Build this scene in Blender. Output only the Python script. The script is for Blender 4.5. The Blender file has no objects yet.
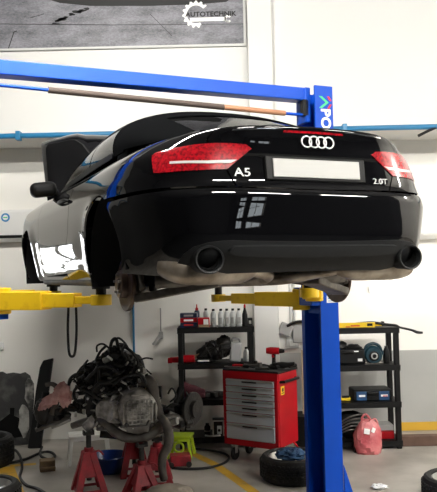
import bpy, bmesh, math, random, bisect
from mathutils import Vector, Matrix
from mathutils.geometry import delaunay_2d_cdt
PI = math.pi
S = bpy.context.scene
C = S.collection
random.seed(7)
# ------------------------------------------------------------------ camera, world, exposure
F_PX, EYE, PITCH, ROLL = 720.0, 1.95, 0.038, -0.022
cam_d = bpy.data.cameras.new('camera'); cam = bpy.data.objects.new('camera', cam_d); C.objects.link(cam)
cam_d.sensor_fit = 'HORIZONTAL'; cam_d.sensor_width = 36.0; cam_d.lens = 36.0 * F_PX / 437.0
cam_d.clip_start = 0.05; cam_d.clip_end = 100
_fw = Vector((0, math.cos(PITCH), math.sin(PITCH))); _r0 = Vector((1, 0, 0)); _u0 = _r0.cross(_fw)
_r = _r0 * math.cos(ROLL) + _u0 * math.sin(ROLL); _u = -_r0 * math.sin(ROLL) + _u0 * math.cos(ROLL)
cam.matrix_world = Matrix(((_r.x, _u.x, -_fw.x, 0), (_r.y, _u.y, -_fw.y, 0), (_r.z, _u.z, -_fw.z, EYE), (0, 0, 0, 1)))
S.camera = cam
w = bpy.data.worlds.new('world'); S.world = w; w.use_nodes = True
w.node_tree.nodes['Background'].inputs[0].default_value = (0.9, 0.95, 1.0, 1)
w.node_tree.nodes['Background'].inputs[1].default_value = 0.25
S.view_settings.view_transform = 'Standard'; S.view_settings.look = 'None'
S.view_settings.exposure = 0.75; S.view_settings.gamma = 1.0; S.view_settings.use_curve_mapping = False
LAMP, DAY = 165.0, 6.0          # brightness of the added strip lights and of the added back window

def at(u, v, Y):               # pixel + distance -> world point
    d = _fw * F_PX + _r * (u - 218.5) - _u * (v - 246.0)
    return Vector((0, 0, EYE)) + d * (Y / d.y)
def fl(u, v, z=0.0):           # pixel -> point on the floor
    d = _fw * F_PX + _r * (u - 218.5) - _u * (v - 246.0)
    return Vector((0, 0, EYE)) + d * ((z - EYE) / d.z)

# ------------------------------------------------------------------ materials
def mat(name, col, rough=0.5, metal=0.0, coat=0.0, col2=None, scale=8.0, bump=0.0, bscale=None, spec=0.5, detail=4, lo=.35, hi=.7, croug=.03):
    m = bpy.data.materials.new(name); m.use_nodes = True; nt = m.node_tree; b = nt.nodes['Principled BSDF']
    b.inputs['Base Color'].default_value = (*col, 1); b.inputs['Roughness'].default_value = rough; b.inputs['Metallic'].default_value = metal
    b.inputs['Coat Weight'].default_value = coat; b.inputs['Coat Roughness'].default_value = croug; b.inputs['Specular IOR Level'].default_value = spec
    if col2 or bump:
        tc = nt.nodes.new('ShaderNodeTexCoord')
    if col2:
        n = nt.nodes.new('ShaderNodeTexNoise'); n.inputs['Scale'].default_value = scale; n.inputs['Detail'].default_value = detail
        r = nt.nodes.new('ShaderNodeValToRGB'); r.color_ramp.elements[0].position = lo; r.color_ramp.elements[1].position = hi
        r.color_ramp.elements[0].color = (*col, 1); r.color_ramp.elements[1].color = (*col2, 1)
        nt.links.new(tc.outputs['Object'], n.inputs['Vector']); nt.links.new(n.outputs['Fac'], r.inputs['Fac']); nt.links.new(r.outputs['Color'], b.inputs['Base Color'])
    if bump:
        n2 = nt.nodes.new('ShaderNodeTexNoise'); n2.inputs['Scale'].default_value = bscale or scale * 3; n2.inputs['Detail'].default_value = 5
        bp = nt.nodes.new('ShaderNodeBump'); bp.inputs['Strength'].default_value = bump; bp.inputs['Distance'].default_value = 0.02
        nt.links.new(tc.outputs['Object'], n2.inputs['Vector']); nt.links.new(n2.outputs['Fac'], bp.inputs['Height']); nt.links.new(bp.outputs['Normal'], b.inputs['Normal'])
    return m
def emis(name, col, s):
    m = bpy.data.materials.new(name); m.use_nodes = True; b = m.node_tree.nodes['Principled BSDF']
    b.inputs['Base Color'].default_value = (*col, 1); b.inputs['Emission Color'].default_value = (*col, 1); b.inputs['Emission Strength'].default_value = s
    return m
def glass_mat(name, tint, rough=.01):
    m = bpy.data.materials.new(name); m.use_nodes = True; nt = m.node_tree; nt.nodes.remove(nt.nodes['Principled BSDF'])
    o = nt.nodes['Material Output']; t = nt.nodes.new('ShaderNodeBsdfTransparent'); t.inputs[0].default_value = (*tint, 1)
    g = nt.nodes.new('ShaderNodeBsdfGlossy'); g.inputs['Roughness'].default_value = rough
    f = nt.nodes.new('ShaderNodeFresnel'); f.inputs[0].default_value = 1.65; mx = nt.nodes.new('ShaderNodeMixShader')
    nt.links.new(f.outputs[0], mx.inputs[0]); nt.links.new(t.outputs[0], mx.inputs[1]); nt.links.new(g.outputs[0], mx.inputs[2]); nt.links.new(mx.outputs[0], o.inputs[0])
    return m
K = {}
K['wall'] = mat('wall_paint', (.88, .86, .81), .55, col2=(.84, .82, .77), scale=1.2, bump=.03, bscale=90)
K['wall_up'] = mat('upper_wall_paint', (.65, .645, .62), .6, bump=.02, bscale=90)
K['lower_wall'] = mat('grey_lower_wall', (.42, .42, .40), .5, col2=(.37, .37, .355), scale=1.6, bump=.03, bscale=80)
K['floor'] = mat('concrete_floor', (.47, .44, .395), .42, col2=(.27, .245, .21), scale=1.7, detail=9, bump=.06, bscale=40)
K['ceil'] = mat('ceiling_paint', (.16, .16, .16), .8)
K['darkened'] = mat('darkened_near_bay', (.035, .037, .04), .7)
K['darkened_left'] = mat('darkened_left_wall', (.07, .07, .07), .7)
K['yline'] = mat('yellow_floor_paint', (.62, .36, .03), .5, col2=(.30, .22, .10), scale=9, lo=.55, hi=.78)
K['paint'] = mat('black_car_paint', (.002, .002, .0025), .6, coat=1.0, croug=.012, spec=0.0)
K['matte'] = mat('grained_black_plastic', (.014, .0145, .015), .5, spec=.2, bump=.05, bscale=300)
K['plast'] = mat('black_plastic', (.008, .008, .008), .5, spec=.2)
K['liner'] = mat('wheel_liner_felt', (.012, .012, .012), .9, spec=.1)
K['gap'] = mat('dark_recess', (.004, .004, .004), .9, spec=.1)
K['fabric'] = mat('soft_top_fabric', (.005, .0053, .0057), 1.0, spec=.0, bump=.15, bscale=400)
K['chrome'] = mat('chrome', (.85, .85, .86), .12, metal=1)
K['badge'] = mat('bright_badge', (.55, .55, .545), .25, coat=.3)
K['glass'] = glass_mat('tinted_glass', (.55, .60, .58))
K['rglass'] = glass_mat('rear_glass', (.62, .66, .66))
K['red_l'] = mat('red_lamp_lens', (.40, .003, .010), .18, coat=.6, col2=(.13, .001, .004), scale=70, detail=1)
K['clr_l'] = mat('clear_lamp_lens', (.60, .56, .55), .2, coat=.5)
K['plate'] = mat('blank_plate', (.37, .365, .345), .4)
K['under'] = mat('underbody_coat', (.035, .034, .032), .7, col2=(.075, .068, .06), scale=6)
K['steel'] = mat('dull_steel', (.20, .19, .175), .42, metal=.6, col2=(.08, .07, .06), scale=9, bump=.1)
K['muff'] = mat('heat_stained_muffler', (.50, .44, .36), .38, metal=.7, col2=(.16, .12, .085), scale=7, bump=.08)
K['armm'] = mat('dirty_cast_arm', (.20, .18, .155), .5, metal=.5, col2=(.075, .062, .05), scale=10, bump=.15)
K['rust'] = mat('rusty_disc', (.085, .052, .036), .45, metal=.6, col2=(.045, .028, .02), scale=14)
K['cast'] = mat('cast_aluminium', (.52, .50, .47), .42, metal=.4, col2=(.10, .095, .085), scale=12, bump=.25)
K['dirty'] = mat('oily_black_metal', (.014, .0135, .013), .42, metal=.3, col2=(.028, .026, .024), scale=14, bump=.25)
K['rubber'] = mat('black_rubber', (.010, .010, .010), .55, spec=.35)
K['tyre'] = mat('tyre_rubber', (.013, .013, .013), .7, spec=.3, col2=(.022, .021, .02), scale=20)
K['alloy'] = mat('brushed_alloy', (.55, .55, .53), .32, metal=.8, col2=(.40, .39, .37), scale=10)
K['blue'] = mat('blue_lift_paint', (.0, .062, .46), .4, coat=.0, spec=.25, col2=(.0, .055, .41), scale=3)
K['yell'] = mat('yellow_lift_paint', (.90, .58, .015), .4, col2=(.78, .45, .012), scale=18, lo=.55, hi=.75)
K['copper'] = mat('copper_brown_sleeve', (.40, .19, .10), .5)
K['foam'] = mat('dark_foam_sleeve', (.075, .055, .045), .8)
K['redp'] = mat('red_steel_paint', (.44, .005, .012), .4, coat=.05, spec=.2, col2=(.36, .005, .010), scale=5)
K['redj'] = mat('worn_red_paint', (.33, .012, .022), .5, col2=(.17, .012, .016), scale=12, bump=.1)
K['drawer'] = mat('grey_drawer_paint', (.40, .42, .44), .45)
K['white'] = mat('white_plastic', (.82, .82, .80), .4)
K['whitew'] = mat('worn_white_wood', (.88, .87, .83), .6, col2=(.68, .67, .63), scale=9)
K['navy'] = mat('navy_plastic', (.010, .022, .055), .35)
K['bluep'] = mat('blue_bowl_plastic', (.006, .03, .17), .3)
K['lime'] = mat('lime_plastic', (.48, .65, .03), .4)
K['pinkb'] = mat('thin_pink_plastic_film', (.50, .085, .10), .35, col2=(.62, .21, .21), scale=7, bump=.5, bscale=14)
K['pinkc'] = mat('pink_cloth', (.55, .33, .30), .9, col2=(.36, .16, .15), scale=16, bump=.3)
K['maroon'] = mat('maroon_cloth', (.10, .02, .035), .85, col2=(.16, .05, .06), scale=60)
K['bottle'] = mat('silver_grey_bottle', (.55, .56, .56), .35, metal=.2)
K['card'] = mat('brown_cardboard', (.30, .21, .12), .8)
K['wood'] = mat('pale_wood', (.52, .40, .25), .7, col2=(.42, .31, .18), scale=12)
K['dwood'] = mat('stained_dark_wood', (.085, .045, .03), .7, col2=(.14, .08, .055), scale=6)
K['owood'] = mat('oily_wood_block', (.23, .15, .07), .75, col2=(.12, .075, .035), scale=9)
K['sack'] = mat('dusty_sackcloth', (.29, .25, .20), .95, col2=(.18, .155, .125), scale=8, bump=.4)
K['rag'] = mat('blue_rag', (.02, .05, .12), .9, col2=(.03, .09, .18), scale=20, bump=.4)
K['grey'] = mat('grey_plastic', (.32, .32, .31), .5)
K['lgrey'] = mat('light_grey_conduit', (.55, .55, .53), .5)
K['yplas'] = mat('yellow_plastic', (.85, .58, .02), .4)
K['teal'] = mat('teal_tool_plastic', (.004, .03, .045), .4)
K['toolblue'] = mat('blue_case_plastic', (.012, .06, .16), .45)
K['pad'] = mat('dirty_silver_foil', (.40, .39, .36), .45, metal=.4, col2=(.05, .05, .047), scale=7, bump=.4, lo=.4, hi=.6)
K['sound'] = mat('sooty_felt_panel', (.022, .022, .022), .8, col2=(.10, .098, .09), scale=5, detail=7, bump=.5, lo=.5, hi=.75)
K['ink'] = mat('black_print', (.01, .01, .01), .6)
K['redink'] = mat('red_print', (.55, .02, .02), .6)
K['grnink'] = mat('green_print', (.05, .55, .20), .6)
K['bluink'] = mat('blue_print', (.03, .22, .50), .6)
K['hose'] = mat('dusty_grey_hose', (.055, .048, .042), .85, col2=(.12, .105, .09), scale=10, bump=.3)
K['pipe'] = mat('blue_air_pipe', (.015, .16, .33), .35)
K['tube'] = emis('glowing_white_strip', (1, .97, .90), 1.7)
K['lamp'] = emis('added_light_diffuser', (1, .97, .91), LAMP)
K['day'] = emis('added_window_glow', (.93, .97, 1.0), DAY)
K['day2'] = emis('added_window_dim_glow', (.86, .94, 1.0), 3.0)
def poster_mat():
    m = mat('asphalt_print', (.2, .2, .22), .45); nt = m.node_tree; b = nt.nodes['Principled BSDF']; N = nt.nodes.new; L = nt.links.new
    tc = N('ShaderNodeTexCoord'); mp = N('ShaderNodeMapping'); mp.inputs['Scale'].default_value = (1, 1, 2.6); L(tc.outputs['Object'], mp.inputs[0])
    n1 = N('ShaderNodeTexNoise'); n1.inputs['Scale'].default_value = 34; n1.inputs['Detail'].default_value = 12; n1.inputs['Roughness'].default_value = .8; L(mp.outputs[0], n1.inputs[0])
    n2 = N('ShaderNodeTexNoise'); n2.inputs['Scale'].default_value = 3; n2.inputs['Detail'].default_value = 6; L(mp.outputs[0], n2.inputs[0])
    ad = N('ShaderNodeMath'); ad.operation = 'ADD'; mu = N('ShaderNodeMath'); mu.operation = 'MULTIPLY'; mu.inputs[1].default_value = .7
    L(n2.outputs[0], mu.inputs[0]); L(n1.outputs[0], ad.inputs[0]); L(mu.outputs[0], ad.inputs[1])
    r = N('ShaderNodeValToRGB'); r.color_ramp.elements[0].position = .58; r.color_ramp.elements[0].color = (.03, .03, .036, 1); r.color_ramp.elements[1].position = 1.12; r.color_ramp.elements[1].color = (.25, .25, .275, 1)
    L(ad.outputs[0], r.inputs[0]); L(r.outputs[0], b.inputs['Base Color'])
    return m
K['poster'] = poster_mat()

# ------------------------------------------------------------------ mesh tools
class MB:
    def __init__(s): s.v = []; s.f = []
    def add(s, vs, fs, T=None):
        o = len(s.v); s.v += [tuple(T @ Vector(p)) if T else tuple(p) for p in vs]; s.f += [tuple(i + o for i in f) for f in fs]; return s
    def box(s, x, y, z, sx, sy, sz, T=None, rz=0, rx=0, ry=0):
        M = Matrix.Translation((x, y, z)) @ Matrix.Rotation(rz, 4, 'Z') @ Matrix.Rotation(ry, 4, 'Y') @ Matrix.Rotation(rx, 4, 'X')
        if T: M = T @ M
        vs = [(a * sx / 2, b * sy / 2, c * sz / 2) for a in (-1, 1) for b in (-1, 1) for c in (-1, 1)]
        return s.add(vs, [(0, 1, 3, 2), (4, 6, 7, 5), (0, 4, 5, 1), (2, 3, 7, 6), (0, 2, 6, 4), (1, 5, 7, 3)], M)
    def bar(s, p, q, wx, wz):          # rectangular bar between two points
        p, q = Vector(p), Vector(q); d = q - p; y = d.normalized(); up = Vector((0, 0, 1)) if abs(y.z) < .95 else Vector((1, 0, 0))
        x = y.cross(up).normalized(); z = x.cross(y); M = Matrix((x, y, z)).transposed().to_4x4(); M.translation = (p + q) / 2
        return s.box(0, 0, 0, wx, d.length, wz, T=M)
    def rings(s, R, closed=False, caps=True):
        n = len(R[0]); o = len(s.v)
        for r in R: s.v += [tuple(p) for p in r]
        m = len(R)
        for i in range(m if closed else m - 1):
            for j in range(n):
                a = o + i * n + j; b = o + i * n + (j + 1) % n; c = o + ((i + 1) % m) * n + (j + 1) % n; d = o + ((i + 1) % m) * n + j
                s.f.append((a, b, c, d))
        if caps and not closed:
            s.f.append(tuple(o + j for j in reversed(range(n)))); s.f.append(tuple(o + (m - 1) * n + j for j in range(n)))
        return s
    def frames(s, pts):
        P = [Vector(p) for p in pts]; out = []; prev = None
        for i, p in enumerate(P):
            t = (P[min(i + 1, len(P) - 1)] - P[max(i - 1, 0)]).normalized()
            if prev is None:
                a = Vector((0, 0, 1)) if abs(t.z) < .9 else Vector((1, 0, 0)); x = t.cross(a).normalized()
            else: x = (prev - t * prev.dot(t)).normalized()
            prev = x; out.append((p, x, t.cross(x)))
        return out
    def tube(s, pts, r, n=8, sm=0, caps=True):
        P = [Vector(p) for p in pts]
        rr = r if isinstance(r, (list, tuple)) else None
        if sm and len(P) > 2:
            Q = []; RR = []
            for i in range(len(P) - 1):
                p0, p1, p2, p3 = P[max(i - 1, 0)], P[i], P[i + 1], P[min(i + 2, len(P) - 1)]
                for k in range(sm):
                    t = k / sm; Q.append(.5 * ((2 * p1) + (p2 - p0) * t + (2 * p0 - 5 * p1 + 4 * p2 - p3) * t * t + (3 * p1 - p0 - 3 * p2 + p3) * t ** 3))
                    if rr: RR.append(rr[i] + (rr[i + 1] - rr[i]) * t)
            Q.append(P[-1]); P = Q
            if rr: RR.append(rr[-1]); rr = RR
        R = []
        for i, (p, x, y) in enumerate(s.frames(P)):
            q = rr[i] if rr else r
            R.append([p + x * (q * math.cos(2 * PI * k / n)) + y * (q * math.sin(2 * PI * k / n)) for k in range(n)])
        return s.rings(R, caps=caps)
    def cyl(s, p, q, r, r2=None, n=20): return s.tube([p, q], [r, r if r2 is None else r2], n)
    def lathe(s, prof, T=None, n=32, closed=False, a0=0, a1=2 * PI):   # profile (r, z) round z
        R = []
        full = abs(a1 - a0 - 2 * PI) < 1e-6
        for i in range(n if full else n + 1):
            a = a0 + (a1 - a0) * i / n; R.append([(r * math.cos(a), r * math.sin(a), z) for r, z in prof])
        o = len(s.v); m = len(prof); k = len(R)
        for r in R: s.v += [tuple(T @ Vector(p)) if T else p for p in r]
        for i in range(k if full else k - 1):
            for j in range(m if closed else m - 1):
                a = o + i * m + j; b = o + ((i + 1) % k) * m + j; c = o + ((i + 1) % k) * m + (j + 1) % m; d = o + i * m + (j + 1) % m
                s.f.append((a, b, c, d))
        return s
    def prism(s, poly, h, T=None):     # polygon in xy, thickness h along z
        n = len(poly); vs = [(x, y, 0) for x, y in poly] + [(x, y, h) for x, y in poly]
        return s.add(vs, [tuple(reversed(range(n))), tuple(range(n, 2 * n))] + [(i, (i + 1) % n, n + (i + 1) % n, n + i) for i in range(n)], T)
    def ell(s, c, r, n=16, m=10, T=None, jig=0, rnd=None):
        vs = []; fs = []
        for i in range(m + 1):
            a = -PI / 2 + PI * i / m
            for j in range(n):
                b = 2 * PI * j / n; k = 1 + (rnd.uniform(-jig, jig) if rnd and 0 < i < m else 0)
                vs.append((c[0] + r[0] * k * math.cos(a) * math.cos(b), c[1] + r[1] * k * math.cos(a) * math.sin(b), c[2] + r[2] * k * math.sin(a)))
        for i in range(m):
            for j in range(n): fs.append((i * n + j, i * n + (j + 1) % n, (i + 1) * n + (j + 1) % n, (i + 1) * n + j))
        return s.add(vs, fs, T)
    def torus(s, c, R, r, axis='Z', n=28, m=10, ex=1.0):
        rot = {'Z': Matrix.Identity(4), 'X': Matrix.Rotation(PI / 2, 4, 'Y'), 'Y': Matrix.Rotation(PI / 2, 4, 'X')}[axis] if isinstance(axis, str) else axis
        return s.lathe([(R + r * math.cos(2 * PI * k / m), r * ex * math.sin(2 * PI * k / m)) for k in range(m)], Matrix.Translation(c) @ rot, n, closed=True)
    def split(s, name, m, parent=None, **k):      # one object for every separate piece
        par = list(range(len(s.v)))
        def fd(a):
            while par[a] != a: par[a] = par[par[a]]; a = par[a]
            return a
        for f in s.f:
            for q in f[1:]: par[fd(f[0])] = fd(q)
        G = {}; out = []
        for f in s.f: G.setdefault(fd(f[0]), []).append(f)
        for fs in G.values():
            ix = sorted({q for f in fs for q in f}); mp = {q: i for i, q in enumerate(ix)}
            b = MB(); b.v = [s.v[q] for q in ix]; b.f = [tuple(mp[q] for q in f) for f in fs]; out.append(b.build(name, m, parent, **k))
        return out
    def build(s, name, m, parent=None, bevel=0, sharp=38, sub=0, flat=False):
        me = bpy.data.meshes.new(name); me.from_pydata(s.v, [], s.f); me.validate()
        bm = bmesh.new(); bm.from_mesh(me); bmesh.ops.remove_doubles(bm, verts=bm.verts, dist=1e-5); bmesh.ops.recalc_face_normals(bm, faces=bm.faces); bm.to_mesh(me); bm.free()
        o = bpy.data.objects.new(name, me); C.objects.link(o); me.materials.append(K[m] if isinstance(m, str) else m)
        if not flat:
            for p in me.polygons: p.use_smooth = True
            me.set_sharp_from_angle(angle=math.radians(sharp))
        if bevel:
            b = o.modifiers.new('bevel', 'BEVEL'); b.width = bevel; b.segments = 2; b.limit_method = 'ANGLE'; b.angle_limit = math.radians(40)
        if sub:
            b = o.modifiers.new('sub', 'SUBSURF'); b.levels = sub; b.render_levels = sub
        if parent: o.parent = parent
        return o
def thing(name, label, cat, loc=(0, 0, 0), rz=0.0, group=None):
    o = bpy.data.objects.new(name, None); C.objects.link(o); o.empty_display_size = .1
    o.location = loc; o.rotation_euler = (0, 0, rz); o['label'] = label; o['category'] = cat
    if group: o['group'] = group
    return o
def tag(o, label, cat, group=None, kind=None):
    o['label'] = label; o['category'] = cat
    if group: o['group'] = group
    if kind: o['kind'] = kind
    return o
def struct(o, label=None):
    o['kind'] = 'structure'
    if label: o['label'] = label
    return o
def dup(root, loc, rz, label, group=None):
    r = root.copy(); C.objects.link(r); r.location = loc; r.rotation_euler = (0, 0, rz); r['label'] = label
    if group: r['group'] = group
    for ch in list(root.children):
        c = ch.copy(); C.objects.link(c); c.parent = r
        for g in list(ch.children):
            d = g.copy(); C.objects.link(d); d.parent = c
    return r
def text(name, body, size, ext, m, parent, M, shear=0, scale_x=1, bold=0):
    cu = bpy.data.curves.new(name, 'FONT'); cu.body = body; cu.size = size; cu.extrude = ext; cu.align_x = 'CENTER'; cu.align_y = 'CENTER'; cu.shear = shear; cu.offset = bold
    t = bpy.data.objects.new(name + '_tmp', cu); C.objects.link(t)
    dg = bpy.context.evaluated_depsgraph_get(); me = bpy.data.meshes.new_from_object(t.evaluated_get(dg)); bpy.data.objects.remove(t); bpy.data.curves.remove(cu)
    me.transform(M @ Matrix.Diagonal((scale_x, 1, 1, 1))); me.name = name; me.materials.clear(); me.materials.append(K[m])
    o = bpy.data.objects.new(name, me); C.objects.link(o)
    if parent: o.parent = parent
    return o
FRONT = Matrix.Rotation(PI / 2, 4, 'X')      # xy drawing -> upright, facing -y

# ------------------------------------------------------------------ the room
DW, UP = 8.75, 8.02            # lower wall plane, upper wall (bulkhead) plane
XL, XR, YB, ZT = -7.0, 8.0, -9.0, 6.4
ZB0 = at(20, 137, UP).z        # lower edge of the bulkhead
BAND_Z = at(415, 350, DW).z  # top of the greyer lower band on the right back wall
struct(MB().box((XL + XR) / 2, (3.0 + DW) / 2, -.05, XR - XL, DW - 3.0, .1).build('floor', 'floor'), 'grey stained concrete workshop floor')
struct(MB().box((XL + XR) / 2, (YB + 3.0) / 2, -.05, XR - XL, 3.0 - YB, .1).build('floor_darkened', 'darkened'), 'near floor coloured dark to darken reflections in the car')  # coloured dark so the lower bumper reflects little
struct(MB().box((XL + XR) / 2, (YB + DW) / 2, ZT + .05, XR - XL + .4, DW - YB + .4, .1).build('ceiling', 'ceil'))
XP = at(270, 350, DW).x
WB = (-3.95, -3.0, 1.5, 2.38)                              # unseen window added left of the frame for its reflection in the car door
bw = MB(); zt_ = ZB0 + .3
bw.box((XL - .2 + WB[0]) / 2, DW + .1, zt_ / 2, WB[0] - XL + .2, .2, zt_).box((WB[1] + XP) / 2, DW + .1, zt_ / 2, XP - WB[1], .2, zt_)
bw.box((WB[0] + WB[1]) / 2, DW + .1, WB[2] / 2, WB[1] - WB[0], .2, WB[2]).box((WB[0] + WB[1]) / 2, DW + .1, (WB[3] + zt_) / 2, WB[1] - WB[0], .2, zt_ - WB[3])
bw.box((XP + XR + .2) / 2, DW + .1, (BAND_Z + zt_) / 2, XR + .2 - XP, .2, zt_ - BAND_Z)
struct(bw.build('wall_back', 'wall'))
struct(MB().box((XP + XR + .2) / 2, DW + .1, BAND_Z / 2, XR + .2 - XP, .2, BAND_Z).build('wall_back_lower', 'lower_wall'), 'grey lower band of the right back wall')
struct(MB().box((XL + XR) / 2, (UP + DW) / 2 + .1, (ZB0 + ZT) / 2, XR - XL + .4, DW - UP + .2, ZT - ZB0).build('wall_upper', 'wall_up', bevel=.01))
YD = 2.5                                                    # walls on the near side are coloured dark, so the car reflects little
struct(MB().box(XR + .1, (YD + DW) / 2, ZT / 2, .2, DW - YD, ZT).build('wall_right', 'wall'))
struct(MB().box(XR + .1, (YB + YD) / 2, ZT / 2, .2, YD - YB, ZT).build('wall_right_bay', 'darkened'))
struct(MB().box(XL - .1, (YB + YD) / 2, ZT / 2, .2, YD - YB, ZT).build('wall_left_bay', 'darkened'))
struct(MB().box(XL - .1, (YD + DW) / 2, ZT / 2, .2, DW - YD, ZT).build('wall_left', 'darkened_left'))  # left wall coloured dark to keep its reflection off the car's flank
struct(MB().box((XL + XR) / 2, YB - .1, ZT / 2, XR - XL, .2, ZT).build('wall_front', 'darkened'))
def window(n, cx, cy, cz, wd, h, along):     # frame with bars and a bright pane
    fr = MB(); t = .06
    def bx(a, z, sa, sz):
        if along == 'y': fr.box(cx, cy + a, cz + z, .08, sa, sz)
        else: fr.box(cx + a, cy, cz + z, sa, .08, sz)
    bx(0, h / 2 - t / 2, wd, t); bx(0, -h / 2 + t / 2, wd, t); bx(-wd / 2 + t / 2, 0, t, h); bx(wd / 2 - t / 2, 0, t, h); bx(0, 0, t, h); bx(0, h * .16, wd, t * .7)
    f = struct(fr.build('window_%d' % n, 'white', bevel=.006))
    p = MB()
    if along == 'y': p.box(cx - .02, cy, cz, .012, wd - .02, h - .02)
    else: p.box(cx, cy, cz, wd - .02, .012, h - .02)
    p.build('pane', 'day' if along == 'x' else 'day2', f)
window(1, (WB[0] + WB[1]) / 2, DW + .1, (WB[2] + WB[3]) / 2, WB[1] - WB[0], WB[3] - WB[2], 'x')
window(2, XR - .03, -4.1, 2.15, 1.3, 1.0, 'y'); window(3, XR - .03, -6.0, 2.15, 1.1, .9, 'y')  # unseen windows added to be mirrored in the rear bumper
# pilaster behind the lift
x0, x1 = at(254.5, 330, UP - .1).x, at(279, 330, UP - .1).x
y0, y1 = at(254.5, 330, DW - .15).x, at(279, 330, DW - .15).x
struct(MB().box((x0 + x1) / 2, UP - .05, (ZB0 + ZT) / 2, x1 - x0, .1, ZT - ZB0).box((y0 + y1) / 2, DW - .075, ZB0 / 2, y1 - y0, .15, ZB0).build('trim_1', 'wall_up', bevel=.006), 'narrow white pilaster beside the framed poster')
# yellow skirting stripe on the right
a = at(399, 435, DW)
struct(MB().box((a.x + XR) / 2, DW - .006, .06, XR - a.x, .012, .10).build('baseboard_right', 'yline'), 'yellow painted strip along foot of right wall')
def stripe(n, pts, wd):
    m = MB(); P = [fl(*p) for p in pts]
    for p, q in zip(P, P[1:]):
        d = (q - p).normalized(); s = Vector((-d.y, d.x, 0)) * wd / 2
        m.add([p - s + Vector((0, 0, .002)), q - s + Vector((0, 0, .002)), q + s + Vector((0, 0, .002)), p + s + Vector((0, 0, .002))], [(0, 1, 2, 3)])
    return struct(m.build('trim_%d' % n, 'yline'), 'worn yellow line painted on the concrete floor')
stripe(2, [(181, 448), (214, 464), (262, 498)], .10)
stripe(3, [(6, 467), (16, 496)], .16)
stripe(4, [(10, 466), (36, 464)], .08)
# strip lights out of view, added and placed to brighten the walls
def added_light(x, y, z, label, grp):
    t = thing('added_light', label, 'lamp', (x, y, z), 0, grp)
    MB().box(0, 0, -.03, 1.5, .14, .06).build('housing', 'white', t, bevel=.01)
    MB().box(0, 0, -.12, 1.4, .10, .11).build('diffuser', 'lamp', t)
    if z < ZT - .1:
        for s_ in (-.6, .6): MB().cyl((s_, 0, 0), (s_, 0, ZT - z), .008, n=8).build('suspension_rod', 'lgrey', t)
for x, y in ((1.4, .9), (3.6, .9), (5.8, .9), (6.6, 4.6), (-1.2, 4.2)): added_light(x, y, 4.9, 'white strip light hung out of view, added to brighten the walls', 'added strip lights out of view')
# ------------------------------------------------------------------ the car (car frame: x right, y forward, z up; base of the lifted car at z = 0)
YAW = 0.4052
CAR = (0.1227, 4.6628, 1.712)
car = thing('car', 'glossy black convertible raised on the blue lift, wheels off and bonnet open', 'car', CAR, YAW)

# ---- body shell: (s, z) -> car-frame point -------------------------------------------------
LV=[(.16,.800,-.62),(.20,.845,-.80),(.25,.872,-.90),(.32,.888,-.975),(.40,.903,-1.012),(.50,.916,-1.024),(.58,.923,-1.030),(.635,.926,-1.032),
    (.665,.926,-1.018),(.70,.926,-1.006),(.74,.926,-1.000),(.78,.917,-.994),(.84,.898,-.988),(.89,.874,-.988),(.93,.846,-.995),(.96,.815,-1.006),(.98,.785,-1.010),(.992,.755,-.998)]
WR,YR,Y0,NR=.926,-1.03,.2,4.8
YF,FY0,NF=3.60,2.9,2.6
def _interp(z,k):
    n=len(LV)
    if z<=LV[0][0]: return LV[0][k]
    if z>=LV[-1][0]: return LV[-1][k]
    i=bisect.bisect_right([l[0] for l in LV],z)-1
    i=min(i,n-2)
    p1,p2=LV[i],LV[i+1];p0=LV[max(i-1,0)];p3=LV[min(i+2,n-1)]
    h=p2[0]-p1[0];t=(z-p1[0])/h
    def sl(a,b): return (b[k]-a[k])/(b[0]-a[0]) if b[0]!=a[0] else 0
    d=sl(p1,p2);m1=(sl(p0,p1)+d)/2 if i>0 else d;m2=(d+sl(p2,p3))/2 if i<n-2 else d
    return (2*t**3-3*t*t+1)*p1[k]+(t**3-2*t*t+t)*h*m1+(-2*t**3+3*t*t)*p2[k]+(t**3-t*t)*h*m2
# reference outline, right half, from rear centre to front centre
def _ss(a,b,t):
    t=min(1,max(0,(t-a)/(b-a)));return t*t*(3-2*t)
KP=[(.2,0),(.33,-.015),(.42,-.028),(.5,-.018),(.58,-.002),(.65,.010),(.74,.022),(.80,.026),(.87,.032),(.95,.040)]
def _lin(T,z):
    if z<=T[0][0]: return T[0][1]
    for p,q in zip(T,T[1:]):
        if z<=q[0]: return p[1]+(q[1]-p[1])*(z-p[0])/(q[0]-p[0])
    return T[-1][1]
REF=[]
for i in range(161):
    a=math.pi/2*i/160
    REF.append((WR*abs(math.sin(a))**(2/NR), Y0+(YR-Y0)*abs(math.cos(a))**(2/NR)))
for i in range(1,41): REF.append((WR,Y0+(FY0-Y0)*i/40))
for i in range(1,81):
    a=math.pi/2*i/80
    REF.append((WR*abs(math.cos(a))**(2/NF), FY0+(YF-FY0)*abs(math.sin(a))**(2/NF)))
SS=[0.0]
for a,b in zip(REF,REF[1:]): SS.append(SS[-1]+math.hypot(b[0]-a[0],b[1]-a[1]))
SMAX=SS[-1]
def ref(s):
    g=1 if s>=0 else -1
    s=min(abs(s),SMAX-1e-6); i=max(0,min(bisect.bisect_right(SS,s)-1,len(SS)-2))
    t=(s-SS[i])/(SS[i+1]-SS[i]); a,b=REF[i],REF[i+1]
    return g*(a[0]+(b[0]-a[0])*t), a[1]+(b[1]-a[1])*t
def s_of_y(y):      # on the side
    ys=[p[1] for p in REF]; i=max(0,min(bisect.bisect_right(ys,y)-1,len(REF)-2))
    return SS[i]+(SS[i+1]-SS[i])*(y-ys[i])/(ys[i+1]-ys[i])
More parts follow.
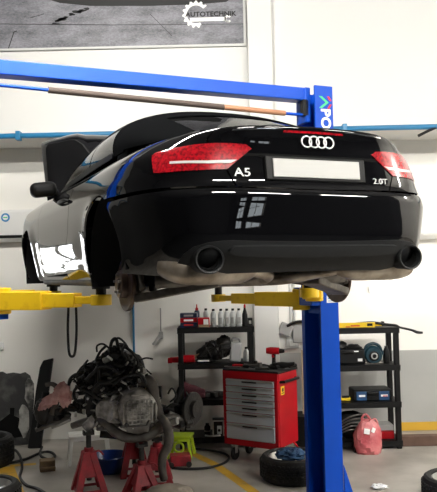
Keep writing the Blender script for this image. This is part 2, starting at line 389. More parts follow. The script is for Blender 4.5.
def shell(s,z,off=0.0):
    if off:
        e=.004
        p=shell(s,z);a=shell(s+e,z);b=shell(s-e,z);c=shell(s,z+e);d=shell(s,z-e)
        u=[a[i]-b[i] for i in range(3)];v=[c[i]-d[i] for i in range(3)]
        n=(u[1]*v[2]-u[2]*v[1],u[2]*v[0]-u[0]*v[2],u[0]*v[1]-u[1]*v[0]);l=math.sqrt(sum(q*q for q in n)) or 1
        return tuple(p[i]+off*n[i]/l for i in range(3))
    x,y=ref(s); W=_interp(z,1); yr=_interp(z,2)
    X=x*W/WR
    if y>.3 and z<.70: X+=math.copysign((.010*math.exp(-((z-.30)/.035)**2)-.014*math.exp(-((z-.43)/.09)**2))*_ss(.45,.75,y)*(1-_ss(2.0,2.3,y)),X)
    if z<.75 and y>-.8 and abs(X)>.5:
        for yc in (-.065,2.751):
            r=math.hypot(y-yc,z-.31); X+=math.copysign(.022*math.exp(-((r-.385)/.09)**2)*(1-_ss(.6,.75,z)),X)
    Y=Y0+(y-Y0)*(Y0-yr)/(Y0-YR) if y<Y0 else y
    a=abs(x)/WR; b=max(0,(Y0-y)/(Y0-YR)); k=_lin(KP,z)*(a*b/.75)**4
    X-=math.copysign(k,x); Y+=k
    # crown of the tail: the top falls away to the sides
    zz=z
    if z>.86: zz=z-(z-.86)/.13*.036*(X/.7)**2
    return (X,Y,zz)
def inside(p, poly):
    x, y = p; r = False; n = len(poly)
    for i in range(n):
        (x1, y1), (x2, y2) = poly[i], poly[(i + 1) % n]
        if (y1 > y) != (y2 > y) and x < (x2 - x1) * (y - y1) / (y2 - y1) + x1: r = not r
    return r
def segd(p, a, b):
    dx, dy = b[0] - a[0], b[1] - a[1]; l = dx * dx + dy * dy; t = max(0, min(1, ((p[0] - a[0]) * dx + (p[1] - a[1]) * dy) / l)) if l else 0
    return math.hypot(p[0] - a[0] - t * dx, p[1] - a[1] - t * dy)
def patch(polys, fn, name, m, parent, su=.04, sv=.03, off=0.0, rim=.012):
    """a panel cut from the surface fn(u, v): polygons in (u, v), raised by off, its edge folded back by rim"""
    V = []; Fc = []; NN = []; RV = []
    def P(u, v): return Vector(fn(u, v))
    def Nr(u, v):
        e = .003
        d = (P(u + e, v) - P(u - e, v)).cross(P(u, v + e) - P(u, v - e)); return d.normalized()
    for poly in polys:
        B = []
        for i in range(len(poly)):
            a, b = poly[i], poly[(i + 1) % len(poly)]
            n = max(1, int(math.hypot((b[0] - a[0]) / su, (b[1] - a[1]) / sv) + .5))
            for k in range(n): B.append((a[0] + (b[0] - a[0]) * k / n, a[1] + (b[1] - a[1]) * k / n))
        nb = len(B); pts = list(B)
        u0, u1 = min(p[0] for p in B), max(p[0] for p in B); v0, v1 = min(p[1] for p in B), max(p[1] for p in B)
        sc = su / sv; Bs = [(p[0], p[1] * sc) for p in B]
        i = 0
        nu = max(1, round((u1 - u0) / su)); nv = max(1, round((v1 - v0) / sv))
        for i in range(1, nu):
            for j in range(1, nv):
                q = (u0 + (u1 - u0) * i / nu, v0 + (v1 - v0) * j / nv); qs = (q[0], q[1] * sc)
                if inside(q, B) and all(segd(qs, Bs[k], Bs[(k + 1) % nb]) > su * .45 for k in range(nb)): pts.append(q)
        r = delaunay_2d_cdt([Vector((p[0], p[1] * sc)) for p in pts], [], [list(range(nb))], 1, 1e-7)
        o = len(V); vv = [(p[0], p[1] / sc) for p in r[0]]
        for u, v in vv:
            n = Nr(u, v); V.append(P(u, v) + n * off); NN.append(n)
        for f in r[2]:
            f = list(f); a, b, c = (V[o + k] for k in f[:3])
            if (b - a).cross(c - a).dot(NN[o + f[0]]) < 0: f.reverse()
            Fc.append(tuple(o + k for k in f))
        if rim:
            orig = {}
            for k, ov in enumerate(r[3]):
                for q in ov: orig[q] = k
            loop = [orig[k] for k in range(nb) if k in orig]
            o2 = len(V); L = len(loop)
            for k in loop: V.append(V[o + k].copy()); NN.append(Vector((0, 0, 0)))
            for k in loop: V.append(V[o + k] - NN[o + k] * rim); NN.append(Vector((0, 0, 0)))
            for k in range(L): Fc.append((o2 + k, o2 + L + k, o2 + L + (k + 1) % L, o2 + (k + 1) % L))
    me = bpy.data.meshes.new(name); me.from_pydata([tuple(p) for p in V], [], Fc)
    for p in me.polygons: p.use_smooth = True
    me.normals_split_custom_set_from_vertices([tuple(n) for n in NN])
    me.materials.append(K[m]); ob = bpy.data.objects.new(name, me); C.objects.link(ob); ob.parent = parent
    return ob
def mir(poly): return [(-a, b) for a, b in poly]
def arc(cs, cz, r, z0, z1, n=18, up=True):
    """arch edge from height z0 on the rear side over the top to z1 on the front side"""
    a0 = PI - math.asin((z0 - cz) / r); a1 = math.asin((z1 - cz) / r)
    return [(cs + r * math.cos(a0 + (a1 - a0) * i / n), cz + r * math.sin(a0 + (a1 - a0) * i / n)) for i in range(n + 1)]
SR, SF = s_of_y(-.065), s_of_y(2.751)
RA, AZ = .400, .31
def ztop(s):                         # upper edge of the body sides
    y = ref(abs(s))[1]
    for (a, za), (b, zb) in zip(ZTT, ZTT[1:]):
        if y <= b: return za + (zb - za) * max(0, (y - a)) / (b - a)
    return ZTT[-1][1]
ZTT = [(-1.1, .992), (-.3, .992), (.3, .985), (1.2, .965), (2.0, .945), (2.4, .92), (3.0, .84), (3.4, .72), (3.7, .66)]
def top_edge(s0, s1, step=.06):
    n = max(2, int(abs(s1 - s0) / step)); return [(s0 + (s1 - s0) * i / n, ztop(s0 + (s1 - s0) * i / n)) for i in range(n + 1)]
g = .0045
T_LINE = [(.668, .992), (.662, .925), (.590, .84), (.508, .753), (.462, .668)]
def lid_half(sgn): return [(sgn * a, b) for a, b in T_LINE]
zb = .658
# trunk lid
patch([[(-a + g, b) for a, b in T_LINE] + [(0, .662)] + [(a - g, b) for a, b in reversed(T_LINE)] + [(0, .992)]], shell, 'trunk_lid', 'paint', car, .035, .022)
lid = car.children[-1]
# rear bumper
ra = arc(SR, AZ, RA, .25, .25, 40); rear_low = [p for p in ra if p[0] < SR and p[1] <= zb - .02]
edge_r = rear_low[::1]                    # bottom -> up on the rear side of the arch
bump = [(0, zb), (.462, zb), (edge_r[-1][0] - .004, zb - .012)] + [(a, b) for a, b in reversed(edge_r)] + [(.9, .232), (.62, .238), (.3, .243), (0, .245)]
bp = patch([bump[:] + mir(bump)[::-1][1:-1]], shell, 'rear_bumper', 'paint', car, .035, .022)
# quarter panels, doors, wings
def q_side(sg):
    sd = s_of_y
    door_r = [(sd(.78), ztop(sd(.78))), (sd(.79), .774), (sd(.86), .568), (sd(1.0), .36), (sd(1.12), .262)]
    upper = [p for p in ra if not (p[0] < SR and p[1] <= zb - .0)]
    q = [(a + g, b) for a, b in T_LINE] + [(upper[0][0], upper[0][1])] + upper[1:] + [(sd(.40), .205), (sd(1.15), .205), (sd(1.13), .262 - g)] + [(a - g, b) for a, b in reversed(door_r[:-1])]
    q += top_edge(sd(.78) - g, .668 + g)[1:-1]
    door = [(a + g, b) for a, b in door_r] + [(sd(2.02), .245), (sd(2.12), .30), (sd(2.13), .6), (sd(2.05), ztop(sd(2.05)))] + top_edge(sd(2.05), sd(.78) + g)[1:-1]
    fa = arc(SF, AZ, .375, .22, .22, 40)
    wing = [(sd(2.05) + g, ztop(sd(2.05))), (sd(2.13) + g, .6), (sd(2.12) + g, .30), (sd(2.02) + g, .245 - g), (sd(1.16), .245 - g), (sd(1.16), .205), (sd(2.36), .205)] + fa + [(sd(3.25), .30), (sd(3.25), ztop(sd(3.25)))] + top_edge(sd(3.25), sd(2.05) + g)[1:-1]
    nose = [(sd(3.25) + g, .25), (SMAX - .01, .22), (SMAX - .01, ztop(SMAX - .01)), (sd(3.25) + g, ztop(sd(3.25)))]
    for nm, po in (('rear_quarter_panel', q), ('car_door', door), ('front_wing', wing), ('front_bumper', nose)):
        patch([po if sg > 0 else mir(po)], shell, nm, 'paint', car, .05, .025)
    # wheel housings
    for nm, yc, R in (('wheel_liner', -.065, .41), ('wheel_liner', 2.751, .39)):
        m = MB(); T = Matrix.Translation((sg * .48, yc, AZ)) @ Matrix.Rotation(PI / 2, 4, 'Y') @ Matrix.Rotation(PI / 2, 4, 'Z') if 0 else None
        n = 28; ring = lambda x, r: [(sg * x, yc + r * math.cos(-.35 + (PI + .45) * i / n), AZ + r * math.sin(-.35 + (PI + .45) * i / n)) for i in range(n + 1)]
        A, B = ring(.885, R), ring(.50, R); o = len(m.v); m.v += A + B
        for i in range(n): m.f.append((o + i, o + i + 1, o + n + 2 + i, o + n + 1 + i))
        m.f.append(tuple(range(n + 1, 2 * n + 2)))
        m.build(nm, 'liner', car)
q_side(1); q_side(-1)
# tail lamps (outer + lid section joined on each side), wrapped round the corner
TL = [(.380, .864), (.418, .886), (.50, .893), (.60, .896), (.70, .893), (.82, .882), (.935, .866), (.955, .850), (.93, .80), (.905, .752), (.85, .748), (.70, .750), (.60, .752), (.507, .754)]
ST = [(.455, .803), (.61, .797), (.815, .803), (.815, .791), (.61, .783), (.49, .786)]
for sg in (1, -1):
    po = TL if sg > 0 else mir(TL)
    t = patch([po], shell, 'tail_lamp', 'red_l', car, .03, .02, off=.006, rim=.012)
    st = ST if sg > 0 else mir(ST)
    r_ = patch([st], shell, 'reversing_lamp', 'clr_l', t, .03, .01, off=.0085, rim=.006)
    # dark dividing line where the lid meets the wing
    ln = [(.566, .815), (.572, .815), (.660, .9), (.654, .9)]
# high brake lamp along the lid edge
patch([[(-.215, .966), (.19, .966), (.19, .955), (-.215, .955)]], shell, 'brake_lamp', 'red_l', lid, .03, .01, off=.003, rim=.006)
for q_ in ([(-.55, .972), (-.23, .976), (-.23, .970), (-.55, .965)], [(.205, .976), (.5, .972), (.5, .966), (.205, .970)]): patch([q_], shell, 'spoiler_trim', 'chrome', lid, .04, .01, off=.002, rim=.003)
# number plate in its recess
PL = Matrix.Translation((0, -1.004, .767)) @ Matrix.Rotation(math.radians(-5), 4, 'X')
MB().box(0, .012, 0, .60, .04, .128, T=PL).build('plate_holder', 'plast', car, bevel=.008)
pl = MB().box(0, -.012, 0, .518, .008, .096, T=PL).build('number_plate', 'plate', car, bevel=.003); pl['label'] = 'blank white number plate'
patch([[(-.44, .842), (.44, .842), (.45, .826), (-.45, .826)]], shell, 'lid_crease_shade', 'gap', lid, .05, .008, off=.0008, rim=.001)  # flat dark strip in place of a crease, its shade in the colour
# badges
rb = MB(); tr = Matrix.Translation((0, -1.003, .911)) @ Matrix.Rotation(PI / 2 - .1, 4, 'X')
for k in range(4): rb.torus((0, 0, 0), .0295, .0045, tr @ Matrix.Translation((-.066 + .044 * k + .012, 0, .004 + .001 * (k % 2))), 32, 8, .8)
rb.build('badge_rings', 'badge', lid)
def onshell(s, z, off):
    p = Vector(shell(s, z, off)); e = .004; u = (Vector(shell(s + e, z)) - Vector(shell(s - e, z))).normalized(); v = (Vector(shell(s, z + e)) - Vector(shell(s, z - e))); n = u.cross(v).normalized(); v = n.cross(u)
    M = Matrix((u, v, n)).transposed().to_4x4(); M.translation = p; return M
text('model_badge', 'A5', .062, .003, 'badge', lid, onshell(-.424, .738, .004), scale_x=1.25, bold=.0004)
text('engine_badge', '2.0T', .044, .003, 'badge', lid, onshell(.405, .716, .004), scale_x=1.25, bold=.0)
# lower valance, matte, with cut-outs round the tail pipes
VA = [(0, .392), (.35, .396), (.54, .400), (.64, .392), (.72, .372), (.775, .335), (.80, .285), (.82, .243), (.70, .236), (.4, .241), (0, .243)]
patch([VA + mir(VA)[::-1][1:-1]], shell, 'rear_valance', 'matte', bp, .035, .02, off=.005, rim=.02)
RI = [(0, .376), (.35, .378), (.50, .376), (.53, .357), (.50, .338), (.35, .330), (0, .328)]
patch([RI + mir(RI)[::-1][1:-1]], shell, 'valance_rib', 'matte', bp, .035, .012, off=.03, rim=.03)
for sg in (1, -1):
    x, y = sg * .603, -.93
    t = MB(); T = Matrix.Translation((x, y, .306)) @ Matrix.Rotation(PI / 2, 4, 'X') @ Matrix.Diagonal((1.12, 1, 1, 1))
    t.lathe([(.062, -.10), (.069, .03), (.071, .05), (.067, .058), (.060, .055), (.052, .02), (.048, -.09)], T, 32)
    tp = t.build('tail_pipe', 'matte', car)
    MB().lathe([(.0535, -.09), (.0535, .03), (.050, .034), (.048, .03), (.046, -.03), (0, -.034)], T, 28).build('pipe_bore', 'gap', tp)
# rear deck and cowl closing the body
def cap(name, s0, s1, fn, m, n=40, k=6):
    mb = MB(); R = []
    for i in range(n + 1):
        s = s0 + (s1 - s0) * i / n; a = Vector(shell(s, ztop(s))); b = Vector(fn(s, a)); R.append([a + (b - a) * (j / k) + Vector((0, 0, .018 * math.sin(PI * j / k))) for j in range(k + 1)])
    o = len(mb.v)
    for r in R: mb.v += [tuple(p) for p in r]
    for i in range(n):
        for j in range(k): mb.f.append((o + i * (k + 1) + j, o + (i + 1) * (k + 1) + j, o + (i + 1) * (k + 1) + j + 1, o + i * (k + 1) + j + 1))
    return mb.build(name, m, car, sharp=80)
cap('rear_deck', -s_of_y(-.3), s_of_y(-.3), lambda s, a: (a.x * .72, max(a.y + .22, -.50) if abs(a.x) < .6 else a.y + .05, .985), 'paint')
for sg in (1, -1):
    cap('shoulder_panel', sg * s_of_y(-.32), sg * s_of_y(2.3), lambda s, a: (a.x * .90, a.y, a.z + .012), 'paint', 50, 4)
def cub(T, y):
    if y <= T[0][0]: return T[0][1]
    if y >= T[-1][0]: return T[-1][1]
    for i in range(len(T) - 1):
        if y <= T[i + 1][0]: break
    p1, p2 = T[i], T[i + 1]; h = p2[0] - p1[0]; t = (y - p1[0]) / h; d = (p2[1] - p1[1]) / h
    m1 = ((p1[1] - T[i - 1][1]) / (p1[0] - T[i - 1][0]) + d) / 2 if i > 0 else d
    m2 = ((T[i + 2][1] - p2[1]) / (T[i + 2][0] - p2[0]) + d) / 2 if i < len(T) - 2 else d
    return (2 * t ** 3 - 3 * t * t + 1) * p1[1] + (t ** 3 - 2 * t * t + t) * h * m1 + (-2 * t ** 3 + 3 * t * t) * p2[1] + (t ** 3 - t * t) * h * m2
ZC = [(-.60, .985), (-.45, 1.05), (-.2, 1.175), (.1, 1.295), (.4, 1.36), (.8, 1.375), (1.2, 1.355), (1.55, 1.30), (1.9, 1.15), (2.2, 1.0), (2.3, .955)]
XB = [(-.60, .56), (-.45, .66), (-.2, .735), (.2, .765), (1.0, .775), (1.8, .765), (2.3, .72)]
ZBB = [(-.6, .975), (0, .985), (.5, .975), (2.3, .94)]
def gh(y, t):
    th = PI / 2 * (1 - abs(t)); N = 2.35; xb = cub(XB, y); zb = cub(ZBB, y); zc = max(cub(ZC, y), zb + .001)
    c = max(math.cos(th), 1e-6); s = max(math.sin(th), 1e-6)
    return (math.copysign(xb * c ** (2 / N), t), y, zb + (zc - zb) * s ** (2 / N))
def ghn(t, y): return gh(y, t)
# window sill line t ~ .995, rail line t ~ TR
TR = .56
fab = [(-1, -.56), (1, -.56), (1, .16), (TR + .02, .34), (TR, .7), (TR, 1.52), (-TR, 1.52), (-TR, .7), (-TR - .02, .34), (-1, .16)]
# cut out the rear window: fabric as a ring of four pieces
RW = (-.40, -.47, .02)      # half width in t, y from, y to
wv = .40
p_rear = [(-1, -.56), (1, -.56), (1, -.43), (-1, -.43)]
p_l = [(-1, -.43), (-wv, -.43), (-wv, -.03), (-.98, -.03)]
p_r = mir(p_l)[::-1]
p_f = [(-1, -.03), (1, -.03), (1, .16), (TR + .02, .36), (TR, .7), (TR, 1.52), (-TR, 1.52), (-TR, .7), (-TR - .02, .36), (-1, .16)]
st_ = patch([p_rear, p_l, p_r, p_f], ghn, 'soft_top', 'fabric', car, .06, .05, off=.004, rim=.01)
patch([[(-wv, -.43), (wv, -.43), (wv, -.03), (-wv, -.03)]], ghn, 'rear_window', 'rglass', car, .05, .05, off=-.002, rim=.004)
for sg in (1, -1):
    f = (lambda q: q) if sg > 0 else mir
    patch([f([(.985, .20), (.985, .80), (TR + .015, .80), (TR + .015, .42), (TR + .06, .36)])], ghn, 'quarter_window', 'glass', car, .05, .06, off=-.004, rim=.004)
    patch([f([(.985, .825), (.985, 2.08), (TR + .03, 1.52), (TR + .015, 1.3), (TR + .015, .825)])], ghn, 'side_window', 'glass', car, .05, .06, off=-.004, rim=.004)
    patch([f([(TR - .01, .38), (TR + .03, .38), (TR + .03, 1.53), (.99, 2.10), (.99, 2.17), (TR - .01, 1.55)])], ghn, 'window_pillar', 'plast', car, .04, .05, off=.004, rim=.02)
    patch([f([(.96, .20), (1, .20), (1, 2.1), (.96, 2.1)])], ghn, 'window_seal', 'plast', car, .03, .08, off=.004, rim=.01)
    # mirrors
    mm = MB().box(0, 0, 0, .215, .13, .125, T=Matrix.Translation((sg * .925, 1.84, .968)) @ Matrix.Rotation(sg * .12, 4, 'Y'))
    mo = mm.build('door_mirror', 'plast', car, bevel=.05); mo.modifiers['bevel'].segments = 5
    MB().tube([(sg * .93, 1.87, .975), (sg * .86, 1.9, .955), (sg * .80, 1.93, .955)], [.035, .028, .035], 12, 4).build('mirror_arm', 'plast', mo)
    # door handles
    hm = MB().tube([Vector(shell(sg * s_of_y(y_), .772, o_)) for y_, o_ in ((.84, .0), (.87, .028), (.97, .034), (1.07, .028), (1.10, .0))], .012, 8, 4)
    hm.build('door_handle', 'plast', car)
patch([[(-.88, 2.2), (-TR + .02, 1.56), (TR - .02, 1.56), (.88, 2.2)]], ghn, 'windscreen', 'glass', car, .06, .06, off=0, rim=.004)
patch([[(-TR, 1.50), (TR, 1.50), (TR - .01, 1.57), (-TR + .01, 1.57)]], ghn, 'windscreen_header', 'plast', car, .05, .03, off=.006, rim=.02)
# opened bonnet: hinged at the windscreen, front edge raised
HL, HA = 1.15, math.radians(44.5)
hb = MB(); n, k = 16, 14; R = []
for j in range(k + 1):
    q = j / k; wd = .79 - .07 * q - .06 * max(0, (q - .8) / .2) ** 2
    r = []
    for i in range(n + 1):
        t = -1 + 2 * i / n; bul = .07 * (1 - abs(t) ** 2.5) + .035 * math.exp(-((abs(t) - .55) / .08) ** 2) * q
        l = HL * q - .12 * (abs(t) ** 3) * (q ** 4); up = bul - .10 * max(0, (q - .82) / .18) ** 2
        r.append((t * wd, 2.43 + l * math.cos(HA) - up * math.sin(HA), .95 + l * math.sin(HA) + up * math.cos(HA)))
    R.append(r)
o = 0
for r in R: hb.v += r
for j in range(k):
    for i in range(n): hb.f.append((j * (n + 1) + i, j * (n + 1) + i + 1, (j + 1) * (n + 1) + i + 1, (j + 1) * (n + 1) + i))
ho = hb.build('bonnet', 'paint', car, sharp=80); so = ho.modifiers.new('th', 'SOLIDIFY'); so.thickness = .03; so.offset = -1
MB().tube([(.66, 2.42, .90), (.62, 3.02, 1.42)], .010, 8).build('bonnet_strut', 'steel', car)
# underside: floor, crossmember, mufflers, exhaust, suspension
fp = MB(); pts = [(-.45, -.50), (.45, -.50), (.46, -.42), (.47, -.38), (.47, .40), (.80, .44), (.80, 2.34), (.47, 2.38), (.47, 3.1), (-.47, 3.1), (-.47, 2.38), (-.80, 2.34), (-.80, .44), (-.47, .40), (-.47, -.38), (-.46, -.42)]
fp.prism(pts, .02, Matrix.Translation((0, 0, .235))).build('floor_pan', 'under', car)
MB().box(0, 1.3, .60, 1.40, 1.9, .02).box(0, .32, .75, 1.36, .04, .42).box(0, 2.25, .58, 1.40, .04, .7).build('cabin_tub', 'gap', car)
for sg in (1, -1):
    t = MB().box(sg * .37, .95, .66, .5, .5, .14).build('seat', 'plast', car, bevel=.04)
    MB().box(sg * .37, .66, .95, .48, .14, .56, rx=.2).build('backrest', 'plast', t, bevel=.05)
    MB().box(sg * .37, .58, 1.25, .25, .09, .14, rx=.15).build('headrest', 'plast', t, bevel=.03)
for sg in (1, -1):      # chrome sill steps / jacking rubbers
    MB().tube([(sg * .83, .42, .20), (sg * .83, 2.3, .20)], .03, 10).build('sill_rail', 'under', car)
    mu = MB().tube([(sg * .765, -.72, .285), (sg * .70, -.775, .272), (sg * .60, -.80, .268), (sg * .36, -.78, .27), (sg * .26, -.74, .275)], [.05, .08, .09, .09, .055], 18, 3).build('muffler', 'muff', car)
    mb = MB()
    for k in range(5): mb.torus((sg * (.34 + .06 * k), -.77, .275), .087, .007, 'X', 24, 6)
    mb.split('muffler_band', 'muff', mu)
    MB().tube([(sg * .59, -.84, .26), (sg * .588, -.86, .298)], .045, 14, 3).build('exhaust_elbow', 'muff', car)
    MB().tube([(sg * .27, -.76, .25), (sg * .12, -.66, .22), (sg * .08, -.3, .19), (sg * .09, .8, .18), (sg * .10, 2.0, .19)], .034, 12, 5).build('exhaust_pipe', 'muff', car)
MB().tube([(-.64, -.24, .20), (-.40, -.34, .20), (0, -.36, .22), (.40, -.34, .20), (.64, -.24, .20)], .04, 12, 5).box(0, .22, .22, .95, .10, .07).bar((-.42, -.32, .2), (-.42, .24, .2), .08, .07).bar((.42, -.32, .2), (.42, .24, .2), .08, .07).build('rear_subframe', 'armm', car, bevel=.006)
MB().ell((0, -.02, .27), (.15, .20, .12), 20, 12).tube([(0, .1, .26), (0, 2.0, .26)], .035, 12).build('differential', 'cast', car)
for sg in (1, -1):
    hz = .185
    MB().bar((sg * .30, -.40, .185), (sg * .71, -.10, .10), .12, .05).bar((sg * .36, .20, .20), (sg * .70, .02, .135), .06, .045).bar((sg * .45, .42, .22), (sg * .70, .04, .15), .07, .04).build('lower_control_arm', 'armm', car, bevel=.008)
    MB().lathe([(.052, -.10), (.062, -.08), (.05, -.06), (.062, -.04), (.05, -.02), (.062, 0), (.05, .02), (.062, .04), (.05, .06), (.058, .10)], Matrix.Translation((sg * .60, -.06, .27)), 20).tube([(sg * .60, -.06, .14), (sg * .60, -.06, .50)], .026, 12).build('coil_spring', 'dirty', car)
    MB().ell((sg * .685, 0, hz), (.06, .075, .11), 16, 10).box(sg * .70, -.09, hz + .02, .06, .06, .13).tube([(sg * .70, -.12, hz + .05), (sg * .70, -.18, hz - .03)], .02, 10, 0).build('hub_carrier', 'armm', car, bevel=.006)
    T = Matrix.Translation((sg * .745, 0, hz)) @ Matrix.Rotation(sg * PI / 2, 4, 'Y')
    dk = MB().lathe([(.05, -.012), (.162, -.012), (.164, -.008), (.164, .008), (.162, .012), (.085, .012), (.083, .048), (.078, .052), (.034, .052), (.034, .06), (.03, .064), (0, .064)], T, 40).build('brake_disc', 'rust', car)
    b = MB()
    for k in range(5): b.cyl(T @ Vector((.056 * math.cos(k * 1.2566), .056 * math.sin(k * 1.2566), .052)), T @ Vector((.056 * math.cos(k * 1.2566), .056 * math.sin(k * 1.2566), .066)), .008, n=8)
    b.split('wheel_bolt', 'steel', dk)
    MB().tube([(sg * .20, 0, .26), (sg * .66, 0, hz)], .022, 12).ell((sg * .30, 0, .25), (.07, .05, .05), 14, 8).ell((sg * .60, 0, .19), (.06, .045, .045), 14, 8).build('drive_shaft', 'dirty', car)
    MB().bar((sg * .86, -.455, .40), (sg * .885, -.462, .41), .03, .014).build('clip', 'yell', car)
# ------------------------------------------------------------------ two-post lift (same heading as the car)
lift = thing('vehicle_lift', 'blue two-post vehicle lift with yellow arms holding up the black convertible', 'vehicle lift', (CAR[0] - .115 * math.cos(YAW), CAR[1] - .115 * math.sin(YAW), 0), YAW)
TOPZ = 3.51
def post(sg):
    m = MB(); xo, xi, y0, y1, t = sg * 1.462, sg * 1.29, .93, 1.25, .02
    out = [(xo, y0), (xi, y0), (xi, y0 + .02 if sg > 0 else y0 + .075), (xi + sg * .02, y0 + .021 if sg > 0 else y0 + .075), (xi + sg * .02, y0 + t), (xo - sg * t, y0 + t), (xo - sg * t, y1 - t), (xi + sg * .02, y1 - t), (xi + sg * .02, y1 - .05), (xi, y1 - .05), (xi, y1), (xo, y1)]
    m.prism(out, TOPZ - .02, Matrix.Translation((0, 0, .02)))
    o = m.build('post', 'blue', lift, bevel=.004)
    m = MB().box(sg * 1.42, 1.09, .0125, .46, .50, .025)
    for yy in (.92, 1.26): m.add([(sg * 1.462, yy - .008, .025), (sg * 1.57, yy - .008, .025), (sg * 1.462, yy - .008, .34), (sg * 1.462, yy + .008, .025), (sg * 1.57, yy + .008, .025), (sg * 1.462, yy + .008, .34)], [(0, 1, 2), (3, 5, 4), (0, 3, 4, 1), (1, 4, 5, 2), (2, 5, 3, 0)])
    m.build('base_plate', 'blue', lift, bevel=.003)
    MB().box(sg * 1.385, 1.09, 1.90, .13, .20, .62).box(sg * 1.27, 1.09, 1.74, .12, .30, .15).build('carriage', 'blue', lift, bevel=.006)
    MB().tube([(sg * 1.40, 1.09, .03), (sg * 1.40, 1.09, 1.6)], .022, 12).build('lifting_chain', 'dirty', lift)
    return o
pr = post(1); post(-1)
MB().box(-.10, 1.09, TOPZ - .055, 2.80, .13, .108).box(1.27, 1.09, TOPZ - .15, .05, .16, .30).box(-1.27, 1.09, TOPZ - .15, .05, .16, .30).build('crossbeam', 'blue', lift, bevel=.008)
MB().tube([(-1.28, 1.04, 3.325), (1.26, 1.04, 3.275)], .013, 10).build('shutoff_bar', 'blue', lift)
MB().tube([(-.90, 1.04, 3.3175), (.50, 1.04, 3.29)], .024, 12).build('bar_sleeve', 'foam', lift)
MB().tube([(.42, 1.04, 3.2915), (1.06, 1.04, 3.279)], .022, 12).build('bar_sleeve', 'copper', lift)
MB().box(1.25, 1.04, 3.335, .05, .06, .14).build('bar_bracket', 'plast', lift, bevel=.004)
def arm(p, q, kz):
    P, Q = Vector(p), Vector(q); d = Q - P; m1 = P + d * .42; m2 = P + d * .74
    a = MB().bar(P, m1 + d * .05, .15, .125).cyl(P + Vector((0, 0, -.09)), P + Vector((0, 0, .09)), .075, n=20).build('lift_arm', 'yell', lift, bevel=.006)
    MB().bar(m1, m2 + d * .04, .115, .095).build('arm_extension', 'yell', a, bevel=.005)
    MB().bar(m2, Q - d.normalized() * .05, .085, .05).cyl(Q + Vector((0, 0, -.035)), Q + Vector((0, 0, .035)), .07, n=20).build('arm_tip', 'yell', a, bevel=.004)
    MB().cyl(Q + Vector((0, 0, .03)), Q + Vector((0, 0, kz - .02)), .035, n=16).cyl(Q + Vector((0, 0, kz - .02)), Q + Vector((0, 0, kz)), .06, n=20).build('lift_pad', 'rubber', a, bevel=.003)
LZ = CAR[2] - .0
TOPPAD = CAR[2] + .172
for sx in (-1, 1):
    z = LZ + (.08 if sx < 0 else .0)
    arm((sx * 1.26, 1.20, z), (sx * .79 + .115, 2.18, z), TOPPAD - z)
    z = LZ + .08
    arm((sx * 1.26, .98, z), (sx * .79 + .115, .46, z), TOPPAD - z)
# lettering on the post and the maker's sticker
PM = Matrix.Translation((1.39, .9285, 0)) @ FRONT
def lm(z): return Matrix.Translation((1.385, .9285, z)) @ FRONT
text('post_lettering', 'P', .125, .0015, 'white', lift, lm(3.285) @ Matrix.Rotation(-PI / 2, 4, 'Z'), bold=.004)
text('post_lettering', 'O', .125, .0015, 'white', lift, lm(3.195) @ Matrix.Rotation(-PI / 2, 4, 'Z'), bold=.004)
cv = lambda z: Matrix.Translation((1.375, .9285, z)) @ FRONT
MB().prism([(-.05, -.05), (.015, 0), (-.05, .05), (-.02, .05), (.045, 0), (-.02, -.05)], .002, cv(3.37)).build('green_chevron', 'grnink', lift)
MB().prism([(.05, .052), (.03, .052), (.055, .015), (.075, .015)], .002, cv(3.37)).prism([(.055, -.015), (.075, -.015), (.05, -.052), (.03, -.052)], .002, cv(3.37)).build('red_chevron', 'redink', lift)
st = MB().box(1.405, .9275, 1.715, .115, .003, .06).build('post_sticker', 'white', lift)
MB().box(1.39, .925, 1.722, .06, .002, .012).box(1.40, .925, 1.70, .08, .002, .005).split('sticker_print', 'bluink', st)
MB().box(1.435, .925, 1.722, .025, .002, .012).split('sticker_print', 'redink', st)
# loop of black cable under the left rear arm
p = [at(68.5, 306, 4.9), at(67.8, 330, 4.9), at(69, 352, 4.9), at(72, 356.5, 4.9), at(75, 352, 4.9), at(76.5, 330, 4.9), at(76, 306, 4.9)]
tag(MB().tube(p, .009, 8, 6).build('cable_loop', 'rubber'), 'black cable hanging in a loop below the left yellow arm', 'cable')

# ------------------------------------------------------------------ on the walls
# framed poster
pa, pb = at(246, 47.5, UP), at(0, 50.5, UP)
PX1, PZ0 = pa.x, (pa.z + pb.z) / 2
PX0 = PX1 - 3.4; PZ1 = PZ0 + 1.6
po = thing('framed_poster', 'framed grey photo print of cracked asphalt high on the wall', 'poster', ((PX0 + PX1) / 2, UP - .001, PZ0))
hw = (PX1 - PX0) / 2
MB().box(0, -.012, .8, hw * 2 - .03, .016, 1.57).build('print', 'poster', po)
fr = MB(); fr.box(0, -.016, .0125, hw * 2, .032, .025).box(0, -.016, 1.5875, hw * 2, .032, .025).box(-hw + .0125, -.016, .8, .025, .032, 1.6).box(hw - .0125, -.016, .8, .025, .032, 1.6)
fr.build('frame', 'lgrey', po, bevel=.004)
def pp(u, v): q = at(u, v, UP - .02); return (q.x - (PX0 + PX1) / 2, q.z - PZ0)
sh = [pp(38, -30), pp(37, -4), pp(60, 3), pp(90, 6), (pp(150, 6)), pp(195, 4.5), pp(226, 2), pp(236, -4), pp(236, -30)]
MB().prism(sh, .002, Matrix.Translation((0, -.0205, 0)) @ FRONT).build('car_shadow_print', 'ink', po)
rn = random.Random(3)
ck = MB(); c0 = [(88, 8), (82, 11), (74, 13.5), (68, 16), (63, 19), (58, 23), (54, 24.5)]
